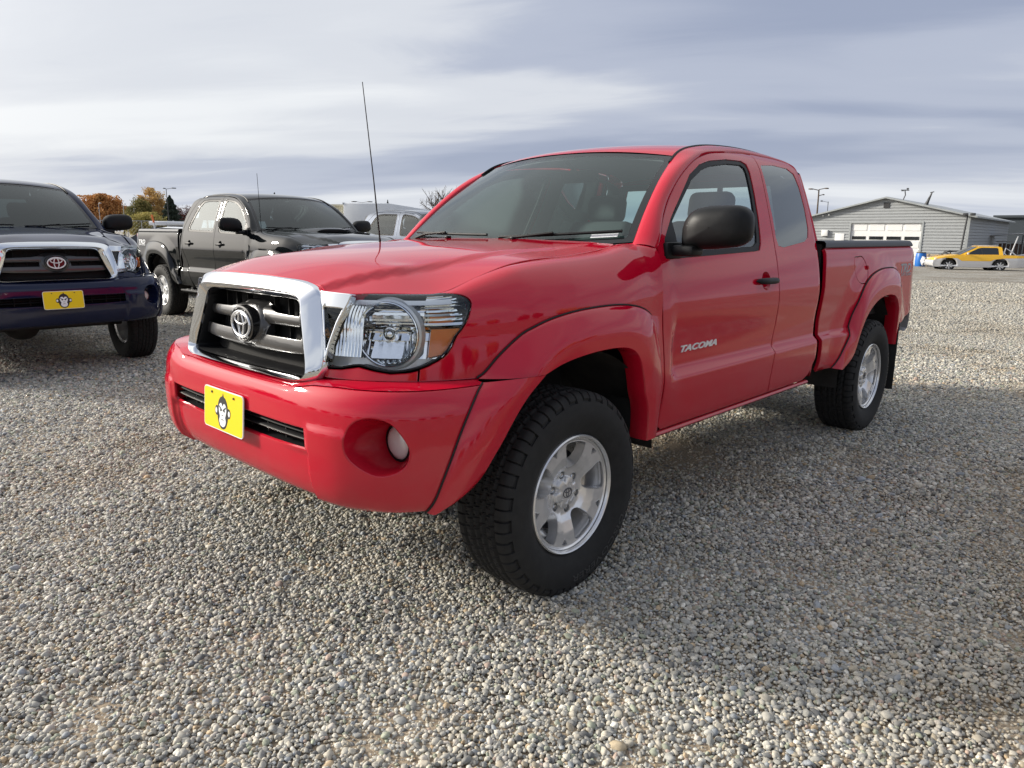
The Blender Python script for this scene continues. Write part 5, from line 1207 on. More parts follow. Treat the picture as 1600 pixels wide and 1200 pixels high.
grey = make_truck('pickup_truck', 'silver grey pickup truck showing only its roof and two side windows behind the red hood', 'pickup trucks parked on the gravel', 'double', 'silver_paint', (-8.64, -8.57, gzf(-8.6, -8.6)), 1.792, mats={'skip': ('antenna', 'license_plate', 'hood_scoop')})

# ---------------------------------------------------------------- environment materials
pbr('siding_grey', (.30, .315, .32), .6, noise=.06, nscale=3)
pbr('roof_metal', (.36, .38, .38), .45, .3, noise=.12, nscale=1.5)
pbr('door_white', (.74, .74, .72), .5, noise=.04, nscale=4)
pbr('pane_dark', (.015, .018, .02), .08, coat=.6)
pbr('vent_dark', (.03, .03, .032), .6)
pbr('steel_dark', (.05, .052, .055), .55, .3)
pbr('steel_galv', (.38, .39, .40), .45, .6, noise=.1, nscale=8)
pbr('concrete', (.36, .35, .33), .9, noise=.15, nscale=2)
pbr('barrel_blue', (.012, .13, .45), .4)
pbr('wood_pale', (.42, .33, .22), .8, noise=.3, nscale=6)
pbr('wood_pole', (.11, .085, .065), .9, noise=.3, nscale=6)
pbr('tarp_white', (.62, .63, .64), .6)
pbr('cream_paint', (.60, .56, .42), .6)
pbr('trailer_white', (.66, .69, .72), .45, noise=.05, nscale=.6)
paint('car_yellow', (.92, .52, .03), .0, .4, .05)
paint('car_silver', (.62, .62, .62), .3, .35, .15)
paint('car_white', (.70, .71, .72), .0, .4, .1)
pbr('orange_mark', (.65, .15, .03), .6)
pbr('shed_dark', (.035, .045, .055), .7)
pbr('fence_wood', (.12, .08, .065), .9, noise=.3, nscale=3)
pbr('bark', (.09, .07, .055), .95, noise=.3, nscale=5)
def leafmat(name, c1, c2, c3, sc=.9):
    m, N, L = new_mat(name); o = N.new('ShaderNodeOutputMaterial'); b = N.new('ShaderNodeBsdfPrincipled'); setin(b, Roughness=.8, Specular_IOR_Level=.15)
    tr = N.new('ShaderNodeBsdfTranslucent'); ms = N.new('ShaderNodeMixShader'); ms.inputs[0].default_value = .25; L.new(b.outputs[0], ms.inputs[1]); L.new(tr.outputs[0], ms.inputs[2]); L.new(ms.outputs[0], o.inputs[0])
    t = N.new('ShaderNodeTexCoord'); n = N.new('ShaderNodeTexNoise'); setin(n, Scale=sc, Detail=6.0, Roughness=.75); L.new(t.outputs['Object'], n.inputs[0])
    r = N.new('ShaderNodeValToRGB'); e = r.color_ramp.elements; e.new(.5)
    for i, (p, c) in enumerate(((.36, c1), (.5, c2), (.64, c3))): e[i].position = p; e[i].color = (*c, 1)
    L.new(n.outputs[0], r.inputs[0]); L.new(r.outputs[0], b.inputs['Base Color']); L.new(r.outputs[0], tr.inputs[0])
leafmat('leaf_orange', (.30, .15, .06), (.46, .22, .08), (.52, .31, .12))
leafmat('leaf_gold', (.38, .23, .09), (.54, .35, .13), (.60, .45, .20))
leafmat('leaf_olive', (.10, .11, .045), (.18, .17, .06), (.32, .24, .09))
leafmat('leaf_yellow', (.20, .19, .06), (.36, .31, .10), (.46, .38, .14))
leafmat('leaf_dark', (.030, .042, .034), (.045, .06, .045), (.07, .085, .062))
leafmat('leaf_red', (.08, .02, .015), (.15, .04, .025), (.18, .07, .04))
leafmat('leaf_green', (.03, .045, .018), (.05, .07, .028), (.09, .10, .04))

def branches(mb, p, d, L_, r_, depth, rg, tips, spread=.55, nb=3):
    pts = [np.array(p)]; dd = np.array(d, float)
    for k in range(4):
        dd = dd+rg.normal(0, .10, 3); dd /= np.linalg.norm(dd); pts.append(pts[-1]+dd*L_/4)
    mb.tube(pts, list(np.linspace(r_, r_*.55, 5)), 5 if depth > 1 else 4, False)
    tips.append(pts[-1])
    if depth <= 0: return
    for k in range(nb):
        t = rg.uniform(.35, 1.0); q = pts[0]+(pts[-1]-pts[0])*t; i = int(t*4); q = pts[min(i, 4)]
        nd = dd+rg.normal(0, spread, 3)+[0, 0, .12]; nd /= np.linalg.norm(nd); branches(mb, q, nd, L_*rg.uniform(.55, .78), r_*.55, depth-1, rg, tips, spread, nb)
def tree(name, label, loc, h, w, mat, seed, group=None, kind='round', leaves=5200, bare=False, leafsize=None, trunkf=.22):
    rg = np.random.RandomState(seed); root = things(name, label, 'tree', loc, 0, group)
    mb = MB(); tips = []
    if kind == 'conifer':
        mb.tube([(0, 0, 0), (0, 0, h*.98)], [h*.03, h*.004], 6)
        link('trunk', mb.mesh('trunk', 'bark'), root)
        n = leaves; t = rg.rand(n)**.75; z = h*(.10+.90*t); rr = w*.5*(1-t)**.8*(.45+.65*np.abs(np.sin(t*23+rg.normal(0, .3, n))))*rg.uniform(.3, 1.0, n)**.5; a = rg.uniform(0, 6.283, n)
        P = np.stack([rr*np.cos(a), rr*np.sin(a), z-.12*rr], -1)
    else:
        tr = mb; tr.tube([(0, 0, 0), (rg.normal(0, .1), rg.normal(0, .1), h*trunkf)], [h*.035, h*.026], 8, False)
        for k in range(5 if not bare else 6):
            a = k*2.4+rg.uniform(0, .6); d = np.array([math.cos(a)*.5*w/h, math.sin(a)*.5*w/h, .85]); branches(tr, (0, 0, h*trunkf*rg.uniform(.75, 1)), d/np.linalg.norm(d), h*.38, h*.016, 3 if bare else 2, rg, tips, .42, 4 if bare else 3)
        link('trunk', tr.mesh('trunk', 'bark'), root)
        if bare: return root
        # clumps fill an uneven crown
        ncl = 46; C_ = []
        for k in range(ncl):
            u = rg.normal(0, 1, 3); u /= np.linalg.norm(u); rad = rg.uniform(.35, 1.0)**.6
            C_.append((u[0]*w*.42*rad, u[1]*w*.42*rad, h*.58+u[2]*h*.36*rad*(1 if u[2] > 0 else .9)))
        C_ = np.array(C_); which = rg.randint(0, ncl, leaves); cs = rg.uniform(.09, .20, ncl)*w
        P = C_[which]+np.clip(rg.normal(0, 1, (leaves, 3)), -1.7, 1.7)*cs[which][:, None]*[.62, .62, .5]
    ls = leafsize or w*.021; n = len(P)
    a = rg.normal(0, 1, (n, 3)); a /= np.linalg.norm(a, axis=1)[:, None]; b = np.cross(a, rg.normal(0, 1, (n, 3))); b /= np.linalg.norm(b, axis=1)[:, None]
    s = ls*rg.uniform(.6, 1.5, (n, 1))*(1.25 if kind == 'conifer' else 1); V = np.stack([P-a*s-b*s*.5, P+a*s*.2-b*s*.7, P+a*s+b*s*.2, P-a*s*.1+b*s*.7], 1).reshape(-1, 3)
    me = bpy.data.meshes.new('crown'); me.from_pydata([tuple(v) for v in V], [], [(4*i, 4*i+1, 4*i+2, 4*i+3) for i in range(n)]); me.materials.append(MATS[mat]); link('crown', me, root)
    return root

# ---------------------------------------------------------------- the grey workshop
BZ = -.56; B0 = np.array([-51.874, -8.694]); BA = math.atan2(-.998, .061)
shop = things('workshop_building', 'grey lap sided workshop with a low gable roof and a white garage door', 'building', (B0[0], B0[1], BZ), BA)
Wd, Ev, Pk, Dp = 9.9, 3.30, 4.50, 20.0
def gable(x): return Ev+(Pk-Ev)*(1-abs(x-Wd/2)/(Wd/2))
def laps(z0, z1, xr, face, nrm, step=.195):
    """lap boards as real wedges; xr(z)-> list of (x0,x1); face maps (x, z, out)"""
    mb = MB(); z = z0
    while z < z1-1e-6:
        zt = min(z+step, z1)
        for x0, x1, y0, y1 in xr(z, zt):
            V = [face(x0, z, .055), face(x1, z, .055), face(y1, zt, .006), face(y0, zt, .006), face(x0, z, 0), face(x1, z, 0)]
            mb.add(V, [(0, 1, 2, 3), (4, 5, 1, 0)])
        z = zt
    return mb
DX0, DX1, DZ = 2.62, 7.02, 2.80
def xr_front(z, zt):
    def lim(q): 
        if q <= Ev: return 0, Wd
        k = (q-Ev)/(Pk-Ev)*Wd/2; return k, Wd-k
    a0, a1 = lim(z); b0, b1 = lim(zt)
    if z < DZ: return [(a0, DX0, b0, DX0), (DX1, a1, DX1, b1)]
    return [(a0, a1, b0, b1)]
fw = link('front_wall', laps(.30, Pk-.02, xr_front, lambda x, z, o: (x, o, z), 1).mesh('front_wall', 'siding_grey', smooth=False), shop)
link('side_wall', laps(.30, Ev, lambda z, zt: [(0, Dp, 0, Dp)], lambda x, z, o: (-o, -x, z), 1).mesh('side_wall', 'siding_grey', smooth=False), shop)
link('side_wall', laps(.30, Ev, lambda z, zt: [(0, Dp, 0, Dp)], lambda x, z, o: (Wd+o, -x, z), 1).mesh('side_wall', 'siding_grey', smooth=False), shop)
link('foundation', MB().box((DX0/2-.02, -.05, .15), (DX0-.02, .2, .30)).box(((DX1+Wd)/2+.02, -.05, .15), (Wd-DX1, .2, .30)).box((.05, -Dp/2, .15), (.2, Dp, .298)).mesh('foundation', 'concrete', smooth=False), shop)
for s_ in (0, 1):
    x0, x1 = (-.45, Wd/2) if s_ == 0 else (Wd+.45, Wd/2); z0 = Ev-.09; z1 = Pk+.03; G = []
    mb = MB(); k = 60
    for i in range(k+1):
        y = .35-(Dp+.7)*i/k; rib = .03 if i % 2 else 0.0; G.append([(x0, y, z0+rib), (x1, y, z1+rib)])
    mb.grid(G); mb.grid([[(p[0], p[1], p[2]-.10) for p in r_] for r_ in G]); mb.grid([[G[i][0], (G[i][0][0], G[i][0][1], G[i][0][2]-.10)] for i in range(k+1)]); mb.grid([[p, (p[0], p[1], p[2]-.10)] for p in G[0]])
    link('roof', mb.mesh('roof', 'roof_metal', smooth=False), shop)
for x in (.0, Wd): link('corner_trim', MB().box((x, .02, 1.8), (.14, .10, 3.0)).mesh('corner_trim', 'roof_metal', smooth=False), shop)
gd = link('garage_door', MB().box(((DX0+DX1)/2, -.08, DZ/2), (DX1-DX0, .05, DZ)).mesh('garage_door', 'door_white', smooth=False), shop)
cw_ = (DX1-DX0)/4; rh = DZ/5
me_p = MB().box((0, 0, 0), (cw_-.16, .03, rh-.12), .012).mesh('door_panel', 'door_white', smooth=False); me_w = MB().box((0, 0, 0), (cw_-.22, .03, .22), .004).mesh('door_pane', 'pane_dark', smooth=False)
for r_ in range(5):
    for c_ in range(4):
        loc = (DX0+cw_*(c_+.5), -.045, rh*(r_+.5)); link('door_pane' if r_ == 3 else 'door_panel', me_w if r_ == 3 else me_p, gd, (loc[0], loc[1], loc[2]-(.15 if r_ == 3 else 0)))
link('door_frame', MB().box((DX0-.05, .03, DZ/2), (.10, .09, DZ)).box((DX1+.05, .03, DZ/2), (.10, .09, DZ)).box(((DX0+DX1)/2, .03, DZ+.05), (DX1-DX0+.2, .09, .10)).mesh('door_frame', 'roof_metal', smooth=False), shop)
link('gable_vent', MB().box((Wd/2-.05, .05, 3.98), (.36, .06, .36)).mesh('gable_vent', 'vent_dark', smooth=False), shop)
link('wall_cabinet', MB().box((8.72, .12, 2.12), (.42, .22, .42), .02).mesh('wall_cabinet', 'door_white'), shop)
link('side_door', MB().box((7.72, .04, 1.05), (.62, .05, 2.1), .01).mesh('side_door', 'door_white'), shop)
link('flood_light', MB().box((8.55, .14, 3.38), (.10, .14, .10), .02).box((8.95, .14, 3.33), (.10, .14, .10), .02).mesh('flood_light', 'door_white'), shop)
link('roof_antenna', MB().tube([(4.05, -.5, 4.35), (3.95, -.5, 4.65), (4.02, -.5, 5.0)], .035).tube([(3.75, -.5, 4.95), (4.25, -.5, 4.98)], .03).box((3.85, -.5, 5.05), (.12, .1, .1)).box((4.15, -.5, 4.95), (.12, .1, .1)).mesh('roof_antenna', 'steel_dark'), shop)
link('roof_vent', MB().tube([(2.80, -1.2, 3.95), (2.70, -1.2, 4.25), (2.52, -1.2, 4.8)], [.14, .09, .04]).tube([(2.62, -1.2, 4.8), (2.40, -1.2, 4.85)], .03).mesh('roof_vent', 'steel_dark'), shop)
def wl_(x, y, z=0):   # workshop frame -> world
    c, s = math.cos(BA), math.sin(BA); return (B0[0]+c*x-s*y, B0[1]+s*x+c*y, BZ+z)
# post with lamps at the corner
t = things('lamp_post', 'dark leaning post with twin flood lamps at the corner of the workshop', 'lamp post', wl_(.12, .65), BA)
link('pole', MB().tube([(.1, 0, 0), (-.08, 0, 3.25)], .055).mesh('pole', 'steel_dark'), t)
for x in (-.28, .12): link('lamp_head', MB().box((x-.1, .1, 3.32), (.28, .22, .16), .03).mesh('lamp_head', 'steel_dark'), t)
# barrel, pallets, clutter in front of the wall
t = things('barrel', 'bright blue plastic barrel beside the white garage door', 'barrel', wl_(2.0, 2.5), 0)
link('body', MB().lathe([(0, .27), (.03, .29), (.30, .31), (.45, .315), (.60, .31), (.86, .29), (.90, .27)], 24, 'z').mesh('body', 'barrel_blue'), t)
link('lid', MB().lathe([(.90, .27), (.93, .275), (.96, .27), (.965, .001)], 24, 'z').mesh('lid', 'steel_dark'), t)
t = things('wood_rack', 'low rack of pale timber boards along the workshop wall', 'rack', wl_(1.25, 1.2), BA)
for k in range(5): link('board', MB().box((.15, 0, .30+.12*k), (1.7, .04, .09), .005).mesh('board', 'wood_pale', smooth=False), t)
for x in (-.6, 0, .6, .95): link('upright', MB().box((x, .04, .42), (.07, .05, .85)).mesh('upright', 'wood_pale', smooth=False), t)
t = things('scrap_heap', 'heap of white and brown scrap beside the blue barrel', 'scrap', wl_(1.35, 2.8), BA)
rg = np.random.RandomState(4)
for k in range(9): link('scrap_piece', MB().box((rg.uniform(-.5, .5), rg.uniform(-.4, .4), rg.uniform(.08, .45)), (rg.uniform(.2, .7), .1, rg.uniform(.08, .3)), .02, 2, tuple(rg.uniform(-1, 1, 3))).mesh('scrap_piece', ['tarp_white', 'wood_pale', 'steel_dark', 'fence_wood'][k % 4]), t)
t = things('steel_frame', 'bent black steel frame stacked behind the yellow car hood', 'frame', wl_(.6, 1.6), BA)
link('bar', MB().tube([(-.7, 0, .5), (-.4, 0, 1.05), (.3, 0, 1.0), (.5, 0, .6)], .05).tube([(-.7, .1, .5), (.2, .1, .95)], .04).tube([(-.2, 0, .6), (.0, .1, 1.1), (.5, 0, .8)], .04).mesh('bar', 'steel_dark'), t)
link('bundle', MB().box((-.1, 0, .55), (1.2, .4, .5), .12).mesh('bundle', 'vent_dark'), t)
# canopy and dark shed at the far right
t = things('canopy', 'small grey canopy roof against the side wall of the workshop', 'canopy', wl_(-.2, -11.0), BA)
link('roof', MB().box((-.9, 0, 2.15), (2.2, 2.6, .07), .01, 2, (0, .07, 0)).mesh('roof', 'steel_galv', smooth=False), t)
for y in (-1.1, 1.1): link('post', MB().box((-1.85, y, 1.05), (.08, .08, 2.1)).mesh('post', 'steel_dark'), t)
t = things('dark_shed', 'long dark shed at the right edge behind the workshop', 'building', wl_(-5.0, -34.0), BA)
link('wall', MB().box((-2.5, 0, 1.9), (19, 9, 3.8)).mesh('wall', 'shed_dark', smooth=False), t)
link('roof', MB().box((-2.5, 0, 3.9), (19.6, 9.6, .22)).mesh('roof', 'shed_dark', smooth=False), t)
t = things('timber_fence', 'brown timber fence with a white top rail behind the yellow car', 'fence', wl_(-3.5, -12.0), BA)
for k in range(34): link('picket', MB().box((3.0-.26*k, 0, .75), (.20, .03, 1.45+.06*math.sin(k*2.3))).mesh('picket', 'fence_wood', smooth=False), t)
link('rail', MB().tube([(3.3, .1, 1.62), (-6.0, .1, 1.62)], .045).mesh('rail', 'tarp_white'), t)
t = things('marker_pole', 'thin leaning white pole beyond the yellow car bed', 'pole', wl_(-2.15, -1.0), BA)
link('pole', MB().tube([(0, 0, 0), (-.45, 0, 2.0)], .035).mesh('pole', 'tarp_white'), t)
slab = MB().box((3.0, 2.4, -.03), (16, 6.0, .10)).mesh('concrete_apron', 'concrete', smooth=False); ap_ = link('concrete_apron', slab, None, (B0[0], B0[1], BZ), (0, 0, BA)); tag(ap_, kind='structure')

# ---------------------------------------------------------------- yellow and silver utility car
def car_wheel(root, x, y, r=.325):
    s = 1 if y > 0 else -1
    w = link('wheel', MB().lathe([(-.10, r*.62), (-.11, r*.70), (-.105, r*.92), (-.08, r), (.08, r), (.105, r*.92), (.11, r*.70), (.10, r*.62)], 32).mesh('wheel', 'rubber'), root, (x, y, r-.02))
    mb = MB().lathe([(s*.095, r*.66), (s*.105, r*.63), (s*.085, r*.60), (-s*.05, r*.58)], 32)
    for k in range(7):
        a = 2*math.pi*k/7; mb.prism([(r*.10*math.cos(a-1.2), r*.10*math.sin(a-1.2)), (r*.62*math.cos(a-.16), r*.62*math.sin(a-.16)), (r*.62*math.cos(a+.16), r*.62*math.sin(a+.16)), (r*.10*math.cos(a+1.2), r*.10*math.sin(a+1.2))], lambda p: (p[0], s*.075, p[1]), lambda p: (p[0], s*.10, p[1]))
    mb.lathe([(s*.10, r*.16), (s*.11, r*.14), (s*.11, .001)], 16); link('rim', mb.mesh('rim', 'chrome_satin', angle=30), w)
    link('brake', MB().lathe([(s*.0, .01), (s*.0, r*.55), (s*.01, r*.56)], 24).mesh('brake', 'void_black'), w)
    return w
def side_loft(profile_lo, xs, widths, name, mat, parent):
    pass
def section_body(stations, name, mat, parent, ny=9):
    """stations: (x, z_bottom, z_shoulder, z_top, half width bottom, half width shoulder, half width top)"""
    G = []
    for (x, zb, zs, zt, wb, ws, wt) in stations:
        half = [(wb*.9, zb), (wb, zb+.03), (ws, zb+(zs-zb)*.45), (ws, zs-.03), (ws-.02, zs), (wt, zt-.02), (wt*.93, zt), (wt*.5, zt+.012), (0, zt+.016)]
        row = [(x, y, z) for y, z in half]+[(x, -y, z) for y, z in half[-2::-1]]; G.append(row)
    G = [[(p[0]+.0, p[1]*.3, p[2]) for p in G[0]]]+G+[[(p[0], p[1]*.3, p[2]) for p in G[-1]]]
    return link(name, MB().grid(np.array(G)).mesh(name, mat, angle=40), parent)
def utility_car(loc, rz):
    t = things('utility_car', 'yellow and silver four door utility car with an open bed, parked by the workshop', 'car', loc, rz)
    # lower silver body with wheel cut-outs, as side skins + middle block
    def arch(cx, r=.40, n=12): return [(cx-r*math.cos(a), .34+r*math.sin(a)*.98) for a in np.linspace(0, math.pi, n)]
    lower = [(.78, .30), (.80, .45), (.72, .62), (.45, .70)]+[]
    poly_low = [(.76, .22), (.80, .40), (.78, .56), (.62, .66), (.20, .72), (-.40, .70), (-.62, .56), (-2.05, .56), (-2.25, .66), (-2.7, .72), (-3.5, .74), (-3.88, .76), (-3.90, .50), (-3.82, .26), (-3.1, .22)]+arch(-2.53)[::1][::-1]+[(-2.0, .22), (-.50, .22)]+arch(0)[::-1]+[(.50, .22)]
    poly_up = [(.70, .62), (.62, .70), (.20, .80), (-.50, .90), (-.60, .88), (-2.6, .90), (-3.5, .88), (-3.86, .85), (-3.88, .76), (-3.5, .74), (-2.7, .72), (-2.25, .66), (-2.05, .56), (-.62, .56), (-.40, .70), (.20, .72)]
    for s in (1, -1):
        S_ = lambda u, v, s=s: np.stack([u+0*v, s*(.86-.05*sst(.2, .75, u)-.05*sst(-3.3, -3.85, u)-.12*np.clip(v-.62, 0, 1)**1.2-.05*np.clip(.35-v, 0, 1))+0*u, v+0*u], -1)
        link('side_cladding', panel('side_cladding', S_, poly_low, 'car_silver', h=.08, bevel=.004, flange=.06, hint=(0, s, 0)), t)
        link('side_panel', panel('side_panel', S_, poly_up, 'car_yellow', h=.08, bevel=.003, flange=.05, hint=(0, s, 0)), t)
        # greenhouse
        S2 = lambda u, v, s=s: np.stack([u+0*v, s*(.81-.42*(v-.88))+0*u, v+0*u], -1)
        win = [(-.78, .91), (-1.42, 1.25), (-1.60, 1.29), (-2.35, 1.29), (-2.42, 1.25), (-2.44, .92)]
        link('cab_side', panel('cab_side', S2, [(-.50, .885), (-1.40, 1.33), (-2.50, 1.35), (-2.60, 1.30), (-2.64, .885)], 'car_yellow', [win], h=.1, flange=.03, hint=(0, s, .3)), t)
        for a, b in (((-.78, .91), 0), ((0, 0), 1)):
            pass
        g1 = [(-.78, .91), (-1.42, 1.25), (-1.55, 1.283), (-1.62, .915)]; g2 = [(-1.66, .915), (-1.59, 1.287), (-2.35, 1.29), (-2.42, 1.25), (-2.44, .92)]
        for g_ in (g1, g2): link('window_glass', panel('window_glass', S2, g_, 'pane_dark', h=.1, off=-.008, bevel=0, flange=0, hint=(0, s, .3)), t)
        link('window_pillar', panel('window_pillar', S2, [(-1.62, .915), (-1.55, 1.283), (-1.59, 1.287), (-1.66, .915)], 'vent_dark', h=.1, off=-.006, bevel=0, flange=0, hint=(0, s, .3)), t)
        link('roll_bar', MB().tube([(-2.66, s*.70, .88), (-2.78, s*.62, 1.27), (-3.05, s*.66, 1.1), (-3.30, s*.70, .88)], .035).mesh('roll_bar', 'chrome_satin'), t)
        link('tail_light', MB().box((-3.74, s*.74, .80), (.30, .12, .10), .03).mesh('tail_light', 'tail_red'), t)
        link('headlight', MB().box((.60, s*.66, .66), (.22, .20, .10), .04).mesh('headlight', 'lamp_white'), t)
        link('roof_rail', MB().tube([(-1.45, s*.52, 1.37), (-1.6, s*.52, 1.405), (-2.3, s*.52, 1.405), (-2.45, s*.52, 1.37)], .016).mesh('roof_rail', 'chrome_satin'), t)
        link('side_mirror', MB().box((-.88, s*.92, .96), (.10, .16, .12), .04).mesh('side_mirror', 'car_silver'), t)
        for x in (0, -2.53): car_wheel(t, x, s*.73)
    hood = [[(x, y, z+(-.05*(abs(y)/.8)**2)) for y in np.linspace(-.80, .80, 9)] for x, z in ((.74, .60), (.66, .69), (.40, .78), (0, .85), (-.50, .91))]
    link('hood', MB().grid(hood).mesh('hood', 'car_yellow'), t)
    link('windshield', MB().grid([[(x+.08*(1-(y/w)**2), y, z) for y in np.linspace(-w, w, 9)] for x, z, w in ((-.52, .90, .76), (-1.38, 1.33, .60))]).mesh('windshield', 'pane_dark'), t)
    link('roof', MB().grid([[(x, y, z-.03*(abs(y)/.6)**3) for y in np.linspace(-.61, .61, 9)] for x, z in ((-1.33, 1.33), (-1.5, 1.37), (-2.3, 1.375), (-2.55, 1.35), (-2.64, 1.25), (-2.66, .9))]).mesh('roof', 'car_yellow'), t)
    link('bed_floor', MB().box((-3.25, 0, .60), (1.2, 1.5, .06)).box((-3.84, 0, .72), (.05, 1.5, .25)).mesh('bed_floor', 'vent_dark'), t)
    link('front_bumper', MB().box((.70, 0, .42), (.20, 1.55, .34), .08, 3).mesh('front_bumper', 'car_silver'), t)
    link('rear_bumper', MB().box((-3.84, 0, .42), (.18, 1.55, .32), .07, 3).mesh('rear_bumper', 'car_silver'), t)
    link('underbody', MB().box((-1.6, 0, .38), (4.2, 1.2, .30)).mesh('underbody', 'void_black'), t)
    return t
pbr('lamp_white', (.75, .76, .78), .15, .3, coat=1)
utility_car((-45.08, -8.26, -.50), math.radians(119.17-180))

# ---------------------------------------------------------------- things behind the trucks on the left
def far(u, v, d, z=0): pass
t = things('box_trailer', 'long white box trailer parked behind the silver grey pickup', 'trailer', ((-37.34, -47.98, 0.85)[0], (-37.34, -47.98, 0.85)[1], 0), 0)
A_ = np.array((-20.18, -31.03, 2.80)); B_ = np.array((-36.28, -43.87, 3.18)); dv = B_-A_; Lt = math.hypot(dv[0], dv[1]); t.location = (A_[0], A_[1], 0); t.rotation_euler = (0, 0, math.atan2(dv[1], dv[0]))
link('box', MB().box((Lt/2+.02, -1.25, 1.85), (Lt, 2.5, 1.95), .04).mesh('box', 'trailer_white'), t)
link('roof_edge', MB().box((Lt/2, .012, 2.80), (Lt, .03, .10)).mesh('roof_edge', 'steel_galv'), t)
link('chassis', MB().box((Lt/2, -1.2, .80), (Lt*.95, 1.2, .18)).mesh('chassis', 'steel_dark'), t)
me_r = MB().box((0, 0, 0), (.03, .015, 1.85)).mesh('side_rib', 'trailer_white')
for k in range(14): link('side_rib', me_r, t, (.8+k*(Lt-1.6)/13, .010, 1.82))
for x in (Lt*.82, Lt*.90):
    for y in (-.35, -2.1): link('wheel', MB().lathe([(-.15, .25), (-.15, .48), (.15, .48), (.15, .25)], 24).mesh('wheel', 'rubber'), t, (x, y, .48))
t = things('office_cabin', 'cream coloured cabin end with a dark window left of the white trailer', 'cabin', tuple(np.array((-20.90, -32.84, 1.47))*[1, 1, 0]), YAW-math.pi/2)
link('wall', MB().box((0, 0, 1.35), (.95, 1.4, 2.7), .02).mesh('wall', 'cream_paint'), t); link('window', MB().box((0.02, .72, 2.30), (.62, .04, .45), .01).mesh('window', 'pane_dark'), t); link('window', MB().box((0.02, -.72, 2.30), (.62, .04, .45), .01).mesh('window', 'pane_dark'), t)
link('roof', MB().box((0, 0, 2.74), (1.1, 1.6, .10)).mesh('roof', 'cream_paint'), t)
def onground(p, z=0): return (p[0], p[1], z)
T1 = 'autumn trees beyond the chain link fence'
tree('autumn_tree', 'broad round tree with rust orange leaves, left of the far trees', onground((-47.26, -153.58, 1.68)), 8.1, 9.6, 'leaf_orange', 1, T1, leaves=20000)
tree('autumn_tree', 'small olive green tree touching the right side of the orange tree', onground((-53.18, -162.21, 1.73)), 7.0, 4.6, 'leaf_olive', 2, T1, leaves=9000)
tree('autumn_tree', 'tallest golden orange tree with a narrow top', onground((-53.55, -146.97, 1.76)), 10.4, 5.4, 'leaf_gold', 3, T1, leaves=15000)
tree('autumn_tree', 'olive and yellow tree in front of the tall golden tree', onground((-48.59, -140.31, 1.71)), 6.8, 5.2, 'leaf_olive', 4, T1, leaves=11000)
tree('autumn_tree', 'pale yellow low tree below the golden tree', onground((-40.75, -115.85, 1.46)), 3.6, 5.6, 'leaf_yellow', 5, T1, leaves=11000)
tree('autumn_tree', 'grey brown thin tree beside the dark blue truck roof', onground((-48.19, -167.45, 1.67)), 7.0, 4.0, 'leaf_red', 16, T1, leaves=900)
tree('conifer_tree', 'dark conifer to the right of the golden tree', onground((-51.83, -133.94, 1.76)), 7.4, 5.6, 'leaf_dark', 6, T1, 'conifer', 7000)
tree('autumn_tree', 'dark red tree just left of the black truck cab', onground((-57.69, -142.63, 1.82)), 6.6, 4.2, 'leaf_red', 7, T1, leaves=3500)
tree('conifer_tree', 'small conifer top showing above the black truck roof', onground((-75.13, -139.08, 1.76)), 9.1, 4.4, 'leaf_dark', 8, T1, 'conifer', 2500)
tree('conifer_tree', 'tiny conifer tip left above the black truck roof', onground((-69.75, -159.61, 1.79)), 8.4, 2.0, 'leaf_dark', 18, T1, 'conifer', 900)
tree('conifer_tree', 'narrow dark conifer rising behind the white trailer', onground((-91.26, -122.06, 1.72)), 7.9, 2.6, 'leaf_dark', 9, T1, 'conifer', 3500)
tree('conifer_tree', 'sparse small conifer between the antenna and the red tree', onground((-95.61, -132.33, 1.72)), 7.9, 3.0, 'leaf_green', 10, T1, 'conifer', 1300)
tree('autumn_tree', 'low reddish tree beside the narrow conifer', onground((-90.34, -123.03, 1.70)), 6.6, 3.4, 'leaf_red', 11, T1, leaves=2200)
tree('autumn_tree', 'faint pale tree left above the white trailer', onground((-95.45, -147.37, 1.81)), 7.0, 6.0, 'leaf_gold', 19, T1, leaves=1500)
tree('bare_tree', 'leafless tree left of the red truck windshield', onground((-48.47, -55.76, 1.51)), 6.4, 4.0, 'bark', 12, None, bare=True, trunkf=.3)
tree('bare_tree', 'bare scrub tree behind the left end of the workshop', onground((-122.45, -44.55, 1.36)), 4.2, 3.0, 'bark', 13, None, bare=True, trunkf=.2)
tree('bare_tree', 'wispy bare tree between the utility pole and the workshop roof', onground((-112.83, -39.84, 1.36)), 4.6, 2.4, 'bark', 14, None, bare=True, trunkf=.2)
tree('conifer_tree', 'small dark tree tip above the workshop roof', onground((-113.56, -39.05, 1.28)), 5.5, 1.9, 'leaf_dark', 15, None, 'conifer', 900)
# poles
def light_pole(label, p, h, arms, nm='light_pole', matn='steel_dark', r=.07, lean=0):
    t = things(nm, label, 'light pole' if nm == 'light_pole' else 'utility pole', onground(p)); link('pole', MB().tube([(0, 0, 0), (lean, 0, h)], [r*1.3, r*.8], 8).mesh('pole', matn), t); tv = np.array([_r[0], _r[1], 0.]); tv /= np.linalg.norm(tv)
    for a, b, zz in arms:
        link('arm', MB().tube([np.array((lean*.98, 0, h+zz)), tv*a+np.array((lean*.98, 0, h+zz+.15))], r*.5, 6).mesh('arm', matn), t)
        link('lamp_head', MB().box(tv*(a+math.copysign(b*.5, a))+np.array((lean*.98, 0, h+zz+.16)), (b, b*.6, .14), .04).mesh('lamp_head', matn), t)
    return t
light_pole('tall light pole in front of the dark conifer', (-47.38, -123.75, 1.62), 8.0, ((.9, .7, 0), (-.1, .4, -.05)))
light_pole('twin armed light pole above the white trailer', (-69.66, -100.26, 1.60), 6.0, ((.9, .8, .1), (-.9, .8, .1)))
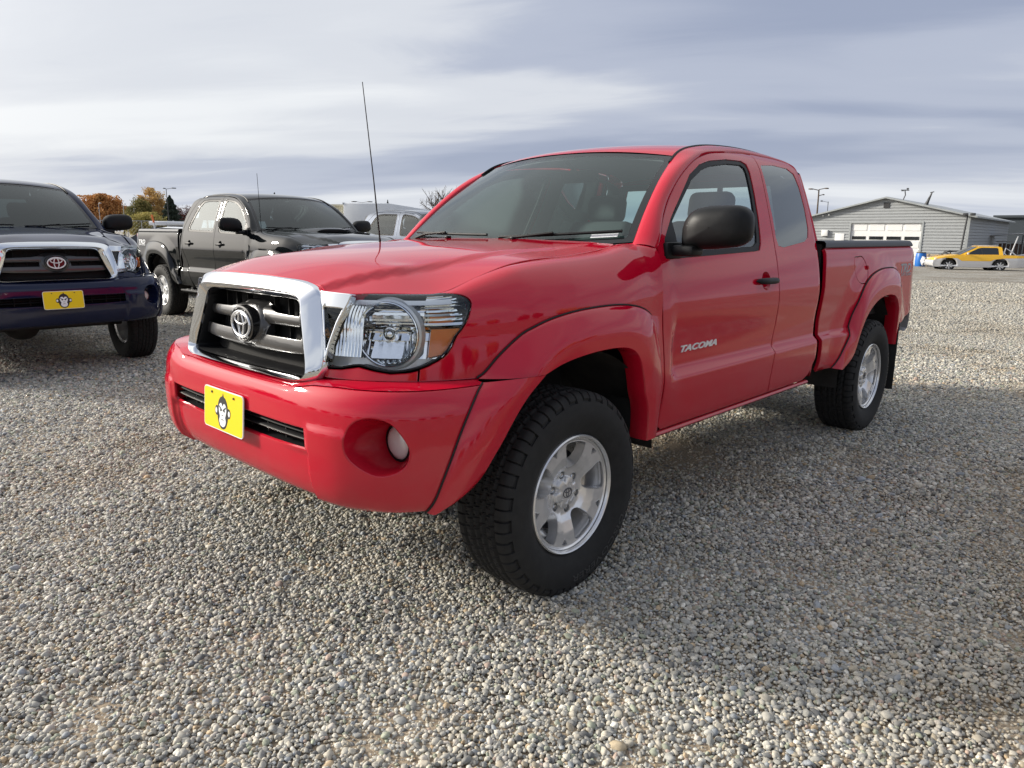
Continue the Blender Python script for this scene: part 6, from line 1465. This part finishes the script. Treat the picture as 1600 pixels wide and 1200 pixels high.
light_pole('wooden utility pole with floodlights left of the workshop roof', (-96.00, -35.30, 1.34), 7.3, ((.7, .6, .0), (-.7, .7, -.1), (.5, .3, -.8)), 'utility_pole', 'wood_pole', .11, .25)
light_pole('thin lamp pole with a bent arm beside the utility pole', (-96.88, -34.38, 1.35), 5.8, ((-.7, .35, -.1),), 'light_pole', 'steel_dark', .05)
light_pole('grey lamp post standing in front of the orange tree', (-37.74, -126.45, 1.50), 5.3, ((.15, .3, 0),), 'light_pole', 'steel_galv', .05)
light_pole('grey lamp post right of the orange tree', (-41.54, -126.91, 1.55), 5.3, ((.15, .3, 0),), 'light_pole', 'steel_galv', .05)
# chain link fence
t = things('chain_link_fence', 'galvanised chain link fence running below the autumn trees', 'fence', (0, 0, 0))
fa = np.array((-15.73, -71.00, 1.64)); fb = np.array((-27.85, -64.22, 1.81)); fa[2] = fb[2] = 0
me_post = MB().tube([(0, 0, 0), (0, 0, 2.15)], .03).mesh('post', 'steel_galv')
for k in range(13): q = fa+(fb-fa)*k/12; link('post', me_post, t, tuple(q))
link('top_rail', MB().tube([fa+[0, 0, 2.12], fb+[0, 0, 2.12]], .025).mesh('top_rail', 'steel_galv'), t)
wm = MB(); dirf = (fb-fa); Lf = np.linalg.norm(dirf); dirf /= Lf
for k in range(int(Lf/.32)):
    a = fa+dirf*(.32*k); 
    for s in (1, -1): wm.tube([a+dirf*(.0 if s > 0 else 2.0)+[0, 0, .1], a+dirf*(2.0 if s > 0 else .0)+[0, 0, 2.1]], .0035, 3, False)
o = link('wire_mesh', wm.mesh('wire_mesh', 'steel_galv', smooth=False), t); o['kind'] = 'stuff'
# things seen over the black truck's bed
t = things('camper', 'small white camper roof seen over the black truck bed', 'camper', onground((-4.63, -14.33, 1.35), .0), YAW-math.pi/2)
link('roof', MB().box((0, 0, 1.47), (.42, 1.2, .09), .03).mesh('roof', 'car_white'), t); link('body', MB().box((0, 0, .95), (.36, 1.1, .9), .02).mesh('body', 'steel_dark'), t)
for y in (-.45, .45): link('wheel', MB().lathe([(-.06, .12), (-.06, .25), (.06, .25), (.06, .12)], 20, 'x').mesh('wheel', 'rubber'), t, (0, y, .25))
t = things('marker_stake', 'leaning stake with an orange tip behind the black truck bed', 'stake', onground((-4.01, -13.49, 1.32)), 0)
tv = np.array([_r[0], _r[1], 0.])
link('stake', MB().tube([tv*.05, -tv*.06+np.array((0, 0, 1.48))], .018).mesh('stake', 'tarp_white'), t); link('tip', MB().tube([-tv*.06+np.array((0, 0, 1.48)), -tv*.09+np.array((0, 0, 1.64))], .02).mesh('tip', 'orange_mark'), t)
def small_car(loc, rz, label, pm):
    t = things('parked_car', label, 'car', loc, rz)
    st = [(.80, .30, .58, .62, .70, .74, .66), (.70, .22, .64, .72, .80, .84, .74), (.0, .22, .72, .84, .82, .88, .80), (-.55, .22, .76, .92, .82, .88, .82), (-1.6, .22, .78, .93, .82, .88, .82), (-2.9, .22, .80, .95, .82, .88, .80), (-3.4, .26, .78, .90, .78, .84, .74), (-3.52, .36, .72, .80, .70, .78, .66)]
    section_body(st, 'body', pm, t)
    gh = [[(x, y*w, z-(.03*abs(y)**3)) for y in np.linspace(-1, 1, 9)] for x, z, w in ((-.45, .90, .74), (-1.15, 1.34, .60), (-1.5, 1.40, .58), (-2.3, 1.38, .58), (-3.0, .95, .70))]
    link('windshield', MB().grid(gh[:2]).mesh('windshield', 'pane_dark'), t); link('roof', MB().grid(gh[1:4]).mesh('roof', pm), t); link('rear_window', MB().grid(gh[3:]).mesh('rear_window', 'pane_dark'), t)
    for s in (1, -1):
        link('window_glass', MB().add([(-.45, s*.74, .90), (-1.15, s*.60, 1.33), (-2.3, s*.58, 1.36), (-3.0, s*.70, .95)], [(0, 1, 2, 3)]).mesh('window_glass', 'pane_dark'), t)
        for x in (0, -2.6): car_wheel(t, x, s*.80)
        link('headlight', MB().box((.70, s*.60, .60), (.16, .26, .12), .05, 3).mesh('headlight', 'lamp_white'), t)
    return t
small_car(onground((-3.03, -13.75, 1.23), .0), YAW+math.pi/2, 'white car partly hidden between the navy and black trucks', 'car_white')
small_car(onground((-56.27, -5.81, 1.01), -.55), YAW+.2, 'pale silver car cut off by the right edge behind the yellow car', 'car_silver')
# ---------------------------------------------------------------- what lies behind the camera (seen only as reflections)
rg = np.random.RandomState(77)
for k in range(26):
    a = math.radians(-70+k*10.5+rg.uniform(-4, 4)); dist = rg.uniform(70, 120)
    if abs(((math.degrees(a)-math.degrees(YAW)+180) % 360)-180) < 75: continue
    tree('background_tree', 'tree on the far side of the lot behind the camera', (dist*math.cos(a), dist*math.sin(a), 0), rg.uniform(4.5, 7), rg.uniform(9, 14), ['leaf_orange', 'leaf_green', 'leaf_dark', 'leaf_gold'][k % 4], 100+k, 'trees behind the camera', leaves=1600, leafsize=.45)
